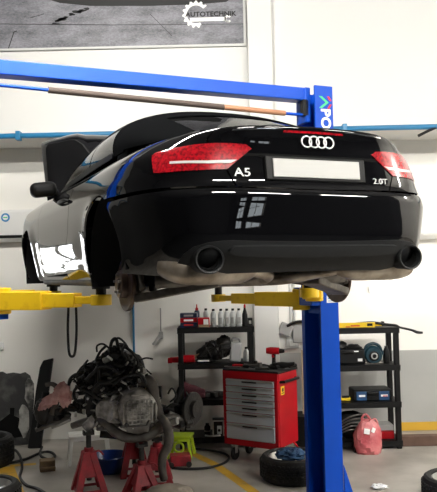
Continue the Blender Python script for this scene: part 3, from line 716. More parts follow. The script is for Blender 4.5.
for a_, b_ in zip(c0, c0[1:]):
    for _ in range(5):
        t = rn.random(); u, v = a_[0] + (b_[0] - a_[0]) * t, a_[1] + (b_[1] - a_[1]) * t; q = pp(u + rn.uniform(-2.5, 2.5), v + rn.uniform(-1, 1)); r = rn.uniform(.010, .028)
        ck.prism([(q[0] + r * 1.7 * math.cos(k) * rn.uniform(.5, 1.2), q[1] + r * .7 * math.sin(k) * rn.uniform(.5, 1.2)) for k in (0, .8, 1.6, 2.5, 3.3, 4.2, 5.2)], .0015, Matrix.Translation((0, -.0203, 0)) @ FRONT)
for u0, v0, u1, v1, wd in ((0, 24, 110, 25, .008), (110, 25, 246, 24, .006), (8, 50, 14, 32, .010), (14, 32, 17, 31, .01), (150, 14, 172, 36, .005), (30, 18, 44, 14, .006)):
    a_, b_ = pp(u0, v0), pp(u1, v1); ck.bar((a_[0], -.0205, a_[1]), (b_[0], -.0205, b_[1]), .003, wd)
ck.build('crack_print', 'ink', po)
# gear and spanner emblem on the poster
lg = MB(); c = pp(196, 14.5); R = .155; T = Matrix.Translation((c[0], -.0225, c[1])) @ FRONT
arcp = [math.radians(a_) for a_ in range(38, 300, 6)]
outer = []
for i, a_ in enumerate(arcp): rr = R * (1.0 if i % 4 < 2 else .86); outer.append((rr * math.cos(a_), rr * math.sin(a_)))
inner = [(R * .66 * math.cos(a_), R * .66 * math.sin(a_)) for a_ in reversed(arcp)]
n = len(outer); vs = []; k = 0
for i in range(n - 1):
    lg.prism([outer[i], outer[i + 1], inner[n - 2 - i], inner[n - 1 - i]], .004, T)
a_, b_ = pp(190, 20), pp(226, 19)
lg.bar((a_[0], -.0245, a_[1]), (b_[0], -.0245, b_[1]), .004, .042)
e = pp(228, 19); T2 = Matrix.Translation((e[0], -.0225, e[1])) @ FRONT
aa = [math.radians(x) for x in range(40, 321, 20)]
for i in range(len(aa) - 1): lg.prism([(.042 * math.cos(aa[i]), .042 * math.sin(aa[i])), (.042 * math.cos(aa[i + 1]), .042 * math.sin(aa[i + 1])), (.02 * math.cos(aa[i + 1]), .02 * math.sin(aa[i + 1])), (.02 * math.cos(aa[i]), .02 * math.sin(aa[i]))], .004, T2)
lg.build('gear_emblem', 'white', po)
c = pp(209, 14.5); text('emblem_text', 'AUTOTECHNIK', .075, .001, 'ink', po, Matrix.Translation((c[0] + .02, -.028, c[1])) @ FRONT, scale_x=1.08, bold=.002)
# blue air pipe along the bulkhead
pz = [at(0, 134.8, UP - .05).z, at(437, 128.4, UP - .05).z]
zc_ = sum(pz) / 2
ap = MB().tube([(XL + .05, UP - .06, zc_), (XR - .05, UP - .06, zc_)], .030, 12).build('air_pipe', 'pipe')
tag(ap, 'long blue air pipe running across the white wall', 'pipe')
for x in (-4.5, -2.2, -.2, 1.43, 3.6): MB().box(x, UP - .051, zc_, .05, .098, .10).build('pipe_clip', 'pipe', ap, bevel=.005)
p = [at(418, 136, UP - .06), at(428, 131, UP - .07), at(437, 127, UP - .07), at(452, 120, UP - .07)]
tag(MB().tube(p, .016, 8, 4).build('cable', 'rubber'), 'short black cable slanting across blue pipe at far right', 'cable')
# split air conditioners on the lower wall
def aircon(u0, u1, v0, v1, label, full, sticker=None):
    a_, b_ = at(u0, v1, DW - .2), at(u1, v0, DW - .2); h = b_.z - a_.z
    x0, x1 = (b_.x - full, b_.x) if full > 0 else (a_.x, a_.x - full)
    t = thing('air_conditioner', label, 'air conditioner', ((x0 + x1) / 2, DW, a_.z)); L = x1 - x0
    prof = [(0, 0), (-.12, 0), (-.19, .05), (-.205, .12), (-.205, h - .03), (-.18, h), (0, h)]
    m = MB(); R = [[(x, y, z) for y, z in prof] for x in (-L / 2, L / 2)]; m.rings(R); m.build('housing', 'white', t, bevel=.008)
    m = MB().box(.0, -.185, .062, L * .86, .03, .035, rx=.6).build('louver', 'plast' if full > 0 else 'white', t, bevel=.003)
    return t, h, (x0 + x1) / 2
t, h, cx = aircon(-60, 36, 209, 243, 'white wall air conditioner with round blue sticker left of the car', .80)
q = at(5.4, 217.5, DW - .21)
s_ = MB().cyl((q.x - cx, -.206, q.z - t.location.z), (q.x - cx, -.211, q.z - t.location.z), .052, n=28).build('sticker', 'bluink', t)
MB().cyl((q.x - cx, -.210, q.z - t.location.z), (q.x - cx, -.2125, q.z - t.location.z), .032, n=24).build('sticker_ring', 'white', s_)
MB().box(q.x - cx, -.2135, q.z - t.location.z, .05, .002, .012).split('sticker_print', 'grnink', s_)
q = at(35, 214.5, DW - .21); MB().box(q.x - cx - .03, -.2065, q.z - t.location.z, .06, .003, .01).build('badge', 'grnink', t)
aircon(417, 437, 207, 239, 'white air conditioner right of the car\'s rear corner', -.98)
# two glowing strips on the right wall
a_ = at(371, 285, DW - .06); b_ = at(374, 294.5, DW - .06)
lt = thing('wall_strips', 'twin bright strips glowing on the right wall', 'lamp', (a_.x + .65, DW, (a_.z + b_.z) / 2))
MB().box(0, -.02, .0, 1.34, .04, .08).build('housing', 'white', lt, bevel=.006)
for zz in ((a_.z - b_.z) / 2, -(a_.z - b_.z) / 2): MB().cyl((-.64, -.065, zz), (.64, -.065, zz), .036, n=14).build('tube', 'tube', lt)
# blue vertical pipe on the left wall
a_ = at(133, 300, DW - .03); MBp = MB().tube([(a_.x, DW - .025, .9), (a_.x, DW - .025, ZB0 - .02)], .014, 10).build('riser_pipe', 'pipe')
tag(MBp, 'thin blue pipe running vertically up wall behind the engine', 'pipe')
# hanging air gun
a_, b_ = at(161.5, 308, DW - .04), at(161, 337, DW - .04)
t = thing('air_gun', 'grey air gun on a cord hanging beside the left shelf', 'tool', b_)
MB().tube([Vector((0, 0, a_.z - b_.z)), Vector((0, 0, .02))], .008, 8).build('cord', 'grey', t)
MB().tube([(0, 0, .03), (-.06, -.01, -.05), (-.10, -.01, -.09)], [.03, .022, .016], 10, 3).box(.0, 0, .02, .05, .05, .09).build('body', 'grey', t, bevel=.006)
# socket, conduit and hose holder on the pilaster's right
W = DW - .005
t = thing('electrical_sockets', 'grey socket boxes with conduits on wall left of the post', 'socket', at(294, 343, W))
o_ = at(294, 343, W)
for u in (290.5, 294.5): x = at(u, 320, W).x - o_.x; MB().cyl((x, -.02, .03), (x, -.02, at(u, 296, W).z - o_.z + .9), .016, n=10).split('conduit', 'lgrey', t)
MB().box(-.02, -.035, 0, .15, .07, .12).box(-.02, -.075, 0, .10, .012, .08).build('socket_box', 'lgrey', t, bevel=.006)
MB().box(.06, -.045, .14, .16, .09, .26).build('switch_box', 'grey', t, bevel=.008)
MB().tube([at(287, 326, W - .12) - o_, at(293, 323, W - .14) - o_, at(300, 321.5, W - .13) - o_, at(312, 322, W - .12) - o_], .017, 8, 4).build('lever', 'plast', t)
MB().box(-.10, -.06, .17, .16, .07, .15, ry=.4).build('hose_holder', 'grey', t, bevel=.02)
# little white outlet low on the left wall
tag(MB().box(*at(.5, 346, W - .02), .075, .04, .085).box(*at(.5, 346, W - .045), .045, .01, .045).build('wall_outlet', 'white', bevel=.005), 'small white wall outlet at the left picture edge', 'socket')

# ------------------------------------------------------------------ shelving units
def shelving(label, x0, x1, yf, dep, tops, name='shelving_unit'):
    t = thing(name, label, 'shelf', ((x0 + x1) / 2, yf + dep / 2, 0)); wd = x1 - x0
    for z in tops:
        m = MB().box(0, 0, z - .012, wd, dep, .024).box(0, -dep / 2 + .012, z - .03, wd, .024, .06).box(0, dep / 2 - .012, z - .03, wd, .024, .06).box(-wd / 2 + .012, 0, z - .03, .024, dep, .06).box(wd / 2 - .012, 0, z - .03, .024, dep, .06)
        m.build('shelf', 'plast', t, bevel=.005)
    zt = max(tops) - .05
    for sx in (-1, 1):
        for sy in (-1, 1): MB().box(sx * (wd / 2 - .035), sy * (dep / 2 - .035), zt / 2, .058, .058, zt).build('post', 'plast', t, bevel=.008)
    return t
YS = 8.08
sxl, sxr = at(177, 330, YS).x, at(254, 330, YS).x
SZ = [at(215, v, YS).z for v in (327.5, 363.5, 400, 437.5)]
shelving('black plastic four tier shelf behind the red tool cabinet', sxl, sxr, YS, .42, SZ)
YR_ = 7.9
rxr = at(399.5, 330, YR_).x
RZ = [at(370, v, YR_).z for v in (328, 365.5, 402.5, 441.5)]
shelving('black plastic four tier shelf right of the blue post', rxr - .86, rxr, YR_, .42, RZ)
def on(u, v_, tops, k, Y): p = at(u, v_, Y); return Vector((p.x, Y, tops[k]))
# --- left shelf, top tier
def sx(u, Y, v=345): return at(u, v, Y).x
Y1 = YS + .10
px = 720 / Y1                                              # pixels per metre there
def carton(u0, u1, z0, h, m, label, Y=Y1, dep=.16, name='box', band=None, group=None, cat='box', rz=0):
    a_, b_ = sx(u0, Y), sx(u1, Y); t = thing(name, label, cat, ((a_ + b_) / 2, Y + dep / 2, z0), rz, group)
    MB().box(0, 0, h / 2, b_ - a_, dep, h - .002).build('carton', m, t, bevel=.003)
    if band: MB().box(0, -dep / 2 - .0015, h / 2, (b_ - a_) * .55, .003, h * .4).build('print', band, t)
    return t
z = SZ[0]; hh = .0535
carton(180.5, 197.5, z, hh, 'navy', 'navy box with red print, lowest of three on left shelf', band='redink')
carton(180.5, 197.5, z + hh, hh, 'redp', 'red box between two navy boxes on left shelf', band='white')
carton(180.5, 197.5, z + 2 * hh, hh, 'navy', 'navy box topmost of three on left shelf', band='grey')
t = carton(198.5, 210, z, .105, 'redp', 'red box with white label beside stack of navy boxes', Y=Y1 - .03, band=None)
MB().box(.025, -.083, .06, .055, .004, .06).split('label', 'white', t); MB().box(0, -.083, .016, .12, .004, .03).split('label', 'card', t)
t = thing('spray_can', 'dark spray can with red cap behind the red box', 'spray can', (sx(197.5, Y1 + .22), Y1 + .22, z))
MB().lathe([(0, 0), (.03, 0), (.032, .01), (.032, .16), (.022, .18), (0, .18)], n=20).build('can', 'navy', t); MB().lathe([(.018, .18), (.018, .20), (.008, .215), (.006, .25), (0, .25)], n=14).build('cap', 'redp', t)
def oil_bottle(u, label, Y=Y1 + .02, grp='oil bottles on the left shelf'):
    t = thing('oil_bottle', label, 'bottle', (sx(u, Y), Y, z), 0, grp)
    R = []
    for zz, a_, b_ in ((0, .026, .045), (.005, .03, .05), (.13, .03, .05), (.155, .027, .042), (.175, .015, .018), (.18, .013, .014)):
        R.append([(a_ * math.copysign(abs(math.cos(q)) ** .6, math.cos(q)), b_ * math.copysign(abs(math.sin(q)) ** .6, math.sin(q)), zz) for q in [2 * PI * i / 20 for i in range(20)]])
    MB().rings(R).build('body', 'bottle', t, sharp=60)
    MB().cyl((0, 0, .178), (0, 0, .202), .016, n=14).build('cap', 'plast', t)
    MB().box(0, -.0505, .07, .034, .002, .07).split('label', 'grey', t)
    return t
ob = oil_bottle(206.5, 'silver grey oil bottle standing behind red box on left shelf', Y1 + .19)
for u, lb in ((214, 'first of five silver oil bottles right of red box'), (221.5, 'second of five silver oil bottles right of red box'), (227.5, 'middle one of five silver oil bottles in row'), (233.5, 'fourth of five silver oil bottles right of red box'), (239.5, 'last of five silver oil bottles, beside red-capped black bottle')):
    dup(ob, (sx(u, Y1 + .02), Y1 + .02, z), random.uniform(-.2, .2), lb, 'oil bottles on the left shelf')
t = thing('black_bottle', 'black bottle with red cap at right end of left shelf top', 'bottle', (sx(245.5, Y1), Y1, z))
MB().lathe([(0, 0), (.03, 0), (.032, .01), (.031, .13), (.014, .19), (.011, .215), (0, .215)], n=20).build('body', 'plast', t); MB().lathe([(.013, .21), (.012, .235), (.006, .25), (0, .25)], n=14).build('cap', 'redp', t)
carton(248.5, 253, z, .09, 'plast', 'small black box at right end of left shelf top', band='grey', dep=.1)
# second tier
z = SZ[1]
t = thing('caulking_gun', 'red power tool sticking out over left shelf edge', 'tool', (sx(183, YS + .12), YS + .13, z))
MB().cyl((-.15, 0, .035), (.13, 0, .035), .033, n=18).box(-.15, 0, .03, .05, .07, .06).box(.06, 0, .045, .13, .06, .08).build('body', 'redp', t, bevel=.006); MB().box(.0, 0, .012, .07, .05, .022).build('handle', 'plast', t, bevel=.005)
t = thing('sealant_tube', 'black tube with white lettering lying on left shelf', 'tube', (sx(205, YS + .06), YS + .06, z))
MB().cyl((-.1, 0, .026), (.08, 0, .026), .025, n=18).cyl((.08, 0, .026), (.115, 0, .026), .008).build('body', 'plast', t); MB().box(-.02, -.0255, .028, .13, .003, .018).build('print', 'white', t)
t = MB().box(0, 0, .06, .16, .14, .012, ry=-.5).box(.02, .02, .05, .15, .12, .01, ry=-.42).build('cardboard', 'card'); t.location = (sx(193, YS + .2), YS + .2, z); tag(t, 'brown folded cardboard wedge behind red power tool', 'cardboard')
rn = random.Random(5)
m = MB().ell((0, 0, .10), (.16, .12, .11), 22, 14, jig=.12, rnd=rn).ell((.10, -.02, .15), (.10, .09, .12), 18, 12, jig=.12, rnd=rn).ell((-.13, -.02, .06), (.10, .08, .07), 18, 12, jig=.1, rnd=rn)
for i in range(7): m.tube([(rn.uniform(-.2, .2), -.1, .03), (rn.uniform(-.1, .1), -.14, rn.uniform(.1, .2)), (rn.uniform(-.2, .2), -.1, rn.uniform(.05, .2))], .012, 8, 5)
t = m.build('tool_bag', 'dirty'); t.location = (sx(215, YS + .22), YS + .22, z + .025); tag(t, 'lumpy black bag of straps on left shelf second tier', 'bag')
t = thing('plastic_canister', 'pale grey canister beside black bag on left shelf', 'canister', (sx(235.5, YS + .16), YS + .16, z))
MB().box(0, 0, .11, .13, .12, .22, ry=.08).build('body', 'bottle', t, bevel=.02); MB().tube([(-.04, 0, .22), (-.03, 0, .26), (.04, 0, .25), (.05, 0, .21)], .012, 8, 4).build('handle', 'grey', t)
t = thing('pale_bottle', 'pale round bottle at right end of left shelf second tier', 'bottle', (sx(246, YS + .16), YS + .16, z))
MB().lathe([(0, 0), (.035, 0), (.037, .02), (.034, .10), (.015, .14), (0, .14)], n=20).build('body', 'bottle', t); MB().cyl((0, 0, .138), (0, 0, .16), .015, n=12).build('cap', 'plast', t)
# third tier
z = SZ[2]
m = MB(); R = []
for i in range(13):
    q = i / 12; R.append([(-.13 + .27 * q, (.09 * (math.sin(PI * min(1, q * .9 + .1))) + .01) * math.cos(a_), .10 * (1 - q * .55) + (.10 * (1 - q * .55)) * math.sin(a_) + .006 * math.sin(a_ * 5 + i)) for a_ in [2 * PI * k / 18 for k in range(18)]])
t = m.rings(R).build('cloth_bag', 'maroon', sharp=80); t.location = (sx(192, YS + .14), YS + .14, z + .003); tag(t, 'dark maroon cloth bag slumped on left shelf third tier', 'bag')
m = MB(); rn = random.Random(9)
for i in range(6): m.box(rn.uniform(-.16, .16), rn.uniform(-.05, .05), .03, rn.uniform(.06, .14), rn.uniform(.05, .1), .058, rz=rn.uniform(-.6, .6))
t = m.build('car_part', 'dirty', bevel=.012); t.location = (sx(215, YS + .2), YS + .2, z); tag(t, 'low black car part beside maroon bag on left shelf', 'car part')
# bottom tier
z = SZ[3]
t = thing('meter_box', 'silver framed box with white face on left shelf bottom tier', 'box', (sx(216.5, YS + .10), YS + .10, z))
MB().box(0, 0, .095, .13, .12, .19).build('body', 'plast', t, bevel=.006); f = MB(); f.box(-.058, -.063, .095, .014, .01, .17).box(.058, -.063, .095, .014, .01, .17).box(0, -.063, .175, .13, .01, .014); f.build('frame', 'alloy', t); MB().box(.012, -.062, .075, .05, .006, .09).build('face', 'bottle', t); MB().cyl((.01, -.064, .07), (.01, -.068, .07), .016, n=16).build('dial', 'plast', t)
t = MB().tube([(-.12, -.02, .012), (-.05, -.06, .012), (.03, -.05, .014), (.08, .0, .012), (.11, -.04, .012)], .010, 8, 5).build('white_cable', 'white'); t.location = (sx(214, YS + .06), YS + .08, z); tag(t, 'white cable lying on bottom tier of left shelf', 'cable')
t = thing('black_canister', 'small black canister with pale band on left shelf bottom', 'canister', (sx(205.5, YS + .10), YS + .10, z))
MB().lathe([(0, 0), (.035, 0), (.035, .10), (.02, .12), (.02, .14), (0, .14)], n=18).build('body', 'plast', t); MB().lathe([(.0355, .05), (.0358, .052), (.0358, .06), (.0355, .062)], n=18).build('band', 'grey', t)

# --- right shelf
z = RZ[0]; Y2 = YR_ + .08
t = thing('spirit_level', 'yellow spirit level on top of right shelf', 'spirit level', (sx(350, Y2, 325), Y2 + .03, z), -.06)
MB().box(-.10, 0, .027, .76, .03, .054).build('body', 'yplas', t, bevel=.004); MB().box(.06, -.016, .02, .10, .003, .014).box(-.02, -.016, .01, .05, .003, .01).build('print', 'redink', t); MB().box(.22, -.016, .03, .06, .004, .03).build('vial', 'plast', t)
t = MB().tube([(-.18, .16, .03), (0, .10, .045), (.14, .06, .025), (.24, -.01, .016), (.28, -.02, -.005), (.40, -.04, -.035), (.46, -.05, -.06), (.52, -.05, -.066)], [.016, .016, .016, .014, .012, .013, .017, .012], 9, 5).build('cable', 'rubber'); t.location = (sx(374, Y2, 325), Y2, z); tag(t, 'black cable draped off the right end of right shelf', 'cable')
t = thing('yellow_clamp', 'small yellow clamp at right end of right shelf top', 'clamp', (sx(381, Y2), Y2 + .2, z)); MB().box(0, 0, .02, .12, .04, .04).build('body', 'yplas', t, bevel=.006); MB().box(.07, 0, .025, .03, .06, .05).build('jaw', 'plast', t, bevel=.006)
z = RZ[1]
t = thing('tool_case', 'black tool case at left of right shelf second tier', 'case', (sx(352, Y2), Y2 + .14, z))
MB().box(0, 0, .085, .30, .22, .17).build('body', 'plast', t, bevel=.02); MB().box(.05, -.112, .145, .05, .006, .012).box(.09, -.112, .05, .05, .006, .03).split('label', 'white', t); MB().tube([(-.1, -.11, .12), (-.06, -.14, .14), (0, -.14, .14), (.03, -.11, .12)], .01, 8, 4).build('handle', 'dirty', t); MB().ell((-.1, -.02, .20), (.07, .08, .05), 16, 10, jig=.15, rnd=random.Random(2)).ell((.04, 0, .18), (.09, .08, .035), 16, 10, jig=.15, rnd=random.Random(4)).build('cord_bundle', 'rubber', t)
t = thing('circular_saw', 'dark teal circular saw on right shelf second tier', 'saw', (sx(374, Y2), Y2 + .07, z))
MB().lathe([(.0, -.05), (.085, -.05), (.10, -.03), (.10, .03), (.085, .05), (0, .05)], Matrix.Translation((0, 0, .10)) @ Matrix.Rotation(PI / 2, 4, 'X'), 28).build('guard', 'teal', t); MB().lathe([(0, 0), (.05, 0), (.055, .01), (.0, .03)], Matrix.Translation((0, -.05, .09)) @ Matrix.Rotation(PI / 2, 4, 'X'), 24).build('motor', 'plast', t)
MB().torus((0, -.075, .09), .03, .008, 'Y', 20, 8).build('bearing_ring', 'grey', t); MB().tube([(-.09, -.02, .10), (-.08, -.02, .19), (.0, -.02, .225), (.07, -.02, .19), (.10, -.02, .10)], .018, 10, 5).build('handle', 'teal', t); MB().box(0, 0, .006, .20, .10, .012).build('base_plate', 'steel', t)
t = thing('black_flask', 'tall black flask at right end of right shelf second tier', 'bottle', (sx(388, Y2), Y2 + .1, z)); MB().lathe([(0, 0), (.035, 0), (.037, .02), (.035, .13), (.02, .17), (0, .17)], n=20).build('body', 'plast', t); MB().cyl((0, 0, .168), (0, 0, .19), .018, n=14).build('cap', 'dirty', t)
z = RZ[2]
t = thing('power_tool_case', 'dark blue power tool case with black handle on right shelf', 'case', (sx(371.5, Y2), Y2 + .16, z))
MB().box(0, 0, .062, .43, .30, .12).build('body', 'plast', t, bevel=.014); MB().box(-.125, -.152, .055, .115, .012, .10).box(.125, -.152, .055, .115, .012, .10).split('panel', 'toolblue', t, bevel=.006)
MB().tube([(-.05, -.15, .085), (-.05, -.185, .09), (.05, -.185, .09), (.05, -.15, .085)], .012, 8, 0).build('handle', 'plast', t); MB().box(-.12, -.160, .058, .07, .003, .022).box(.125, -.160, .058, .075, .003, .022).split('label', 'white', t); MB().box(.135, -.1625, .054, .05, .002, .010).build('print', 'redink', t)
t = thing('yellow_tape', 'yellow and black tool left of the blue case', 'tool', (sx(345, Y2), Y2 + .08, z)); MB().box(0, 0, .02, .11, .07, .04).build('body', 'yplas', t, bevel=.01); MB().box(0, -.02, .045, .08, .04, .02).build('grip', 'plast', t, bevel=.006)
z = RZ[3]
t = thing('cable_bag', 'shiny black bag of cables behind pink plastic bag', 'bag', (sx(350, Y2), Y2 + .10, z))
MB().ell((0, 0, .15), (.19, .11, .15), 24, 14, jig=.05, rnd=random.Random(8)).build('body', 'plast', t, sharp=60)
m = MB()
for i in range(5): m.tube([(-.15, -.08, .06 + .03 * i), (-.02, -.125, .12 + .035 * i), (.12, -.10, .10 + .045 * i), (.17, -.05, .16 + .02 * i)], .008, 8, 6)
m.build('cable', 'steel', t)
carton(372, 391, z + .085, .06, 'grey', 'grey box lying on the red crate behind pink bag', Y=Y2 + .05, dep=.22)
t = carton(356, 391.5, z, .082, 'redp', 'red crate on bottom tier behind pink plastic bag', Y=Y2 + .02, dep=.25, name='crate')
# ------------------------------------------------------------------ red tool cabinet
A, B = Vector((.022, 7.58, 0)), Vector((.558, 7.231, 0)); CW = (B - A).length; CD = .43; rz = math.atan2(B.y - A.y, B.x - A.x)
nrm = Vector((-math.sin(rz), math.cos(rz), 0)); cc = (A + B) / 2 + nrm * CD / 2
tc = thing('tool_cabinet', 'red rolling tool cabinet with seven grey drawers', 'tool cabinet', cc, rz)
cz0, cz1 = .185, .93
MB().box(0, .012, (cz0 + cz1) / 2, CW, CD - .025, cz1 - cz0).build('body', 'redp', tc, bevel=.012)
MB().box(0, -CD / 2 + .006, cz0 + .03, CW, .03, .075).box(0, -CD / 2 + .006, cz1 - .035, CW, .03, .07).box(-CW / 2 + .018, -CD / 2 + .006, (cz0 + cz1) / 2, .036, .03, cz1 - cz0).box(CW / 2 - .018, -CD / 2 + .006, (cz0 + cz1) / 2, .036, .03, cz1 - cz0).build('front_frame', 'redp', tc, bevel=.006)
MB().box(0, 0, cz1 + .012, CW + .015, CD + .01, .028).build('top_tray', 'plast', tc, bevel=.008)
hs = [.072, .066, .066, .066, .066, .118, .165]; zz = cz1 - .072
for h in hs:
    d = MB().box(0, -CD / 2 - .006, zz - h / 2, CW - .075, .024, h - .008).build('drawer', 'drawer', tc, bevel=.004)
    MB().box(0, -CD / 2 - .024, zz - .012, CW - .085, .016, .010).build('drawer_lip', 'alloy', d, bevel=.003)
    MB().box(0, -CD / 2 - .023, zz - .024, .17, .018, .016).build('handle', 'plast', d, bevel=.005)
    zz -= h
for sx_ in (-1, 1):
    for sy in (-1, 1):
        x, y = sx_ * (CW / 2 - .07), sy * (CD / 2 - .07)
        fk = MB().box(x, y, cz0 - .01, .085, .075, .018).box(x - .026, y, cz0 - .06, .006, .05, .10).box(x + .026, y, cz0 - .06, .006, .05, .10).build('caster', 'alloy', tc, bevel=.003)
        MB().lathe([(.0, -.018), (.058, -.018), (.064, -.012), (.064, .012), (.058, .018), (0, .018)], Matrix.Translation((x, y + .015, .064)) @ Matrix.Rotation(PI / 2, 4, 'Y'), 26).build('wheel', 'rubber', fk)
MB().box(-CW / 2 - .028, -.02, .70, .055, .16, .085).build('side_bracket', 'redp', tc, bevel=.004)
MB().tube([(CW / 2, -.16, .845), (CW / 2 + .045, -.16, .85), (CW / 2 + .045, .16, .85), (CW / 2, .16, .845)], .014, 10).build('push_handle', 'plast', tc)
st = MB().box(CW / 2 + .002, -.115, .755, .004, .07, .085).build('warning_sticker', 'yplas', tc); MB().box(CW / 2 + .0045, -.115, .762, .002, .03, .035).box(CW / 2 + .0045, -.115, .73, .002, .05, .008).split('sticker_print', 'ink', st)
MB().tube([(CW / 2 - .01, .10, .20), (CW / 2 + .03, .12, .15), (CW / 2 + .04, .15, .0175)], .010, 8, 4).build('earth_strap', 'redp', tc)
TT = cz1 + .027
def on_cab(x, y): q = Matrix.Rotation(rz, 4, 'Z') @ Vector((x, y, 0)); return (cc.x + q.x, cc.y + q.y, TT)
t = thing('cordless_drill', 'red and black cordless drill standing on tool cabinet', 'drill', on_cab(.165, .0), rz + .35)
MB().box(0, 0, .022, .075, .10, .044).build('battery', 'plast', t, bevel=.008); MB().tube([(0, .0, .04), (0, .012, .10), (0, .004, .155)], [.022, .019, .024], 12, 4).build('handle', 'plast', t)
MB().tube([(.06, .0, .178), (-.03, 0, .18), (-.075, 0, .18)], [.036, .038, .03], 16, 0).build('motor_housing', 'redp', t); MB().cyl((.055, 0, .178), (.115, 0, .178), .026, .018).build('chuck', 'plast', t); MB().box(-.005, 0, .135, .03, .03, .05).build('trigger_guard', 'redp', t, bevel=.008)
rn = random.Random(12)
tools = [('spanner', 'steel'), ('pliers', 'redp'), ('socket_wrench', 'steel'), ('screwdriver', 'plast'), ('spanner', 'dirty'), ('screwdriver', 'plast'), ('hammer', 'plast'), ('pliers', 'dirty'), ('socket_wrench', 'dirty')]
places = ['left front corner', 'left side behind the spanner', 'left of the drill', 'front edge left of drill', 'middle of the rear edge', 'right of the drill', 'right rear corner', 'right front corner', 'left rear corner']
spots = [(-.26, -.13), (-.22, -.02), (-.10, .02), (-.06, -.12), (.02, .13), (.24, -.08), (.25, .12), (.13, -.14), (-.22, .13)]
for (nm, mm), pl_, (x, y) in zip(tools, places, spots):
    t = thing(nm, '%s %s lying on the tool cabinet at its %s' % ({'steel': 'dull steel', 'redp': 'red handled', 'plast': 'black', 'dirty': 'oily dark'}[mm], nm.replace('_', ' '), pl_), 'tool', on_cab(x, y), rz + rn.uniform(-.5, .5), 'hand tools on the cabinet')
    if nm == 'spanner': MB().bar((-.07, 0, .008), (.07, 0, .008), .016, .010).torus((.08, 0, .008), .016, .006, 'Z', 14, 6).torus((-.08, 0, .008), .016, .006, 'Z', 14, 6).build('shaft', mm, t)
    elif nm == 'pliers': MB().tube([(-.09, -.02, .012), (0, -.004, .012), (.05, .004, .012)], .011, 8, 3).tube([(-.09, .02, .012), (0, .004, .012), (.05, -.004, .012)], .011, 8, 3).split('jaws', mm, t)
    elif nm == 'socket_wrench': MB().tube([(-.10, 0, .018), (.06, 0, .018)], .012, 10).cyl((.08, 0, 0), (.08, 0, .045), .024, n=16).build('ratchet', mm, t)
    elif nm == 'hammer': MB().tube([(-.12, 0, .02), (.08, 0, .02)], .014, 10).cyl((.08, -.05, .022), (.08, .05, .022), .02, n=14).build('head', mm, t)
    else: MB().tube([(-.10, 0, .018), (-.09, 0, .018), (-.02, 0, .018), (-.01, 0, .018)], [.012, .018, .016, .008], 10, 0).cyl((-.01, 0, .018), (.10, 0, .018), .004, n=8).build('shaft', mm, t)
t = thing('hot_air_gun', 'black tool with nozzle lying at cabinet right edge', 'tool', on_cab(.275, -.02), rz + .2, )
MB().tube([(-.10, 0, .035), (.0, 0, .04), (.07, 0, .045), (.13, 0, .06)], [.026, .034, .026, .016], 12, 4).build('body', 'plast', t); MB().tube([(-.02, 0, .03), (-.05, -.06, .02)], .018, 10).build('handle', 'plast', t)
# plank and black bin between cabinet and post
a_ = at(305, 413, 7.62)
t = MB().box(0, 0, .36, .05, .022, .72).build('plank', 'wood', bevel=.004); t.location = (at(304.5, 400, 8.2).x, 8.2, at(304, 414, 8.2).z); t.rotation_euler = (-.0, 0, 0)
tag(t, 'pale wooden plank standing behind the post beside tool cabinet', 'plank')
b_ = thing('waste_bin', 'black waste bin standing behind post under the wooden plank', 'bin', (at(306, 420, 8.2).x, 8.2, 0))
hb_ = at(304, 414, 8.2).z
MB().lathe([(0, 0), (.13, 0), (.15, .02), (.17, hb_ - .02), (.18, hb_), (0, hb_)], n=24).build('body', 'plast', b_); 
# ------------------------------------------------------------------ wheels and tyres
def tyre(name, label, loc, R, wd, rim=True, rag=False, upright=None):
    t = thing(name, label, 'tyre', loc); h = wd / 2
    pr = [(R * .755, .02), (R * .78, .006), (R * .88, -.0), (R * .95, .014), (R * .985, .045), (R, .075), (R, wd - .075), (R * .985, wd - .045), (R * .95, wd - .014), (R * .88, wd), (R * .78, wd - .006), (R * .755, wd - .02), (R * .74, wd - .03), (R * .74, .03)]
    gr = []
    for r, z_ in pr[:6]: gr.append((r, z_))
    n = 4
    for k in range(n):
        z0 = .075 + (wd - .15) * (k + .5) / n
        gr += [(R, z0 - .008), (R - .011, z0 - .006), (R - .011, z0 + .006), (R, z0 + .008)]
    gr += pr[6:]
    MB().lathe(gr, n=56, closed=True).build('tyre', 'tyre', t, sharp=30)
    b = MB()
    for k in range(44):
        a0 = 2 * PI * k / 44
        for q in range(n + 1):
            z0 = .04 + (wd - .08) * (q + .5) / (n + 1)
            b.box((R + .001) * math.cos(a0 + .05 * q), (R + .001) * math.sin(a0 + .05 * q), z0, .012, .024, (wd - .10) / (n + 1) * .72, rz=a0 + .05 * q)
    b.build('tread', 'tyre', t, flat=True)
    if rim:
        r = R * .752
        MB().lathe([(r, wd - .022), (r - .012, wd - .018), (r - .02, wd - .03), (r - .035, wd - .10), (r - .06, .10), (r - .02, .06), (r, .03)], n=44).lathe([(0, wd - .10), (.05, wd - .10), (.06, wd - .11), (.06, wd - .14), (0, wd - .14)], n=24).build('rim', 'alloy', t)
        sp = MB()
        for k in range(5):
            a0 = 2 * PI * k / 5 + .3
            for da in (-.12, .12): sp.bar((.05 * math.cos(a0), .05 * math.sin(a0), wd - .115), ((r - .02) * math.cos(a0 + da), (r - .02) * math.sin(a0 + da), wd - .075), .03, .022)
        sp.build('spoke', 'alloy', t, bevel=.004)
    return t
t1 = tyre('wheel', 'wheel lying flat with blue rag inside its rim, beside the blue post', (.655, 6.87, 0), .305, .235)
rn = random.Random(21); m = MB().ell((0, 0, .03), (.13, .11, .05), 26, 12, jig=.3, rnd=rn).ell((.05, -.03, .05), (.07, .06, .04), 18, 10, jig=.3, rnd=rn).ell((-.06, .02, .045), (.06, .06, .04), 18, 10, jig=.3, rnd=rn)
r_ = m.build('rag', 'rag', sharp=70); r_.location = (.645, 6.87, .195); tag(r_, 'crumpled blue rag lying in the flat wheel by the post', 'rag')
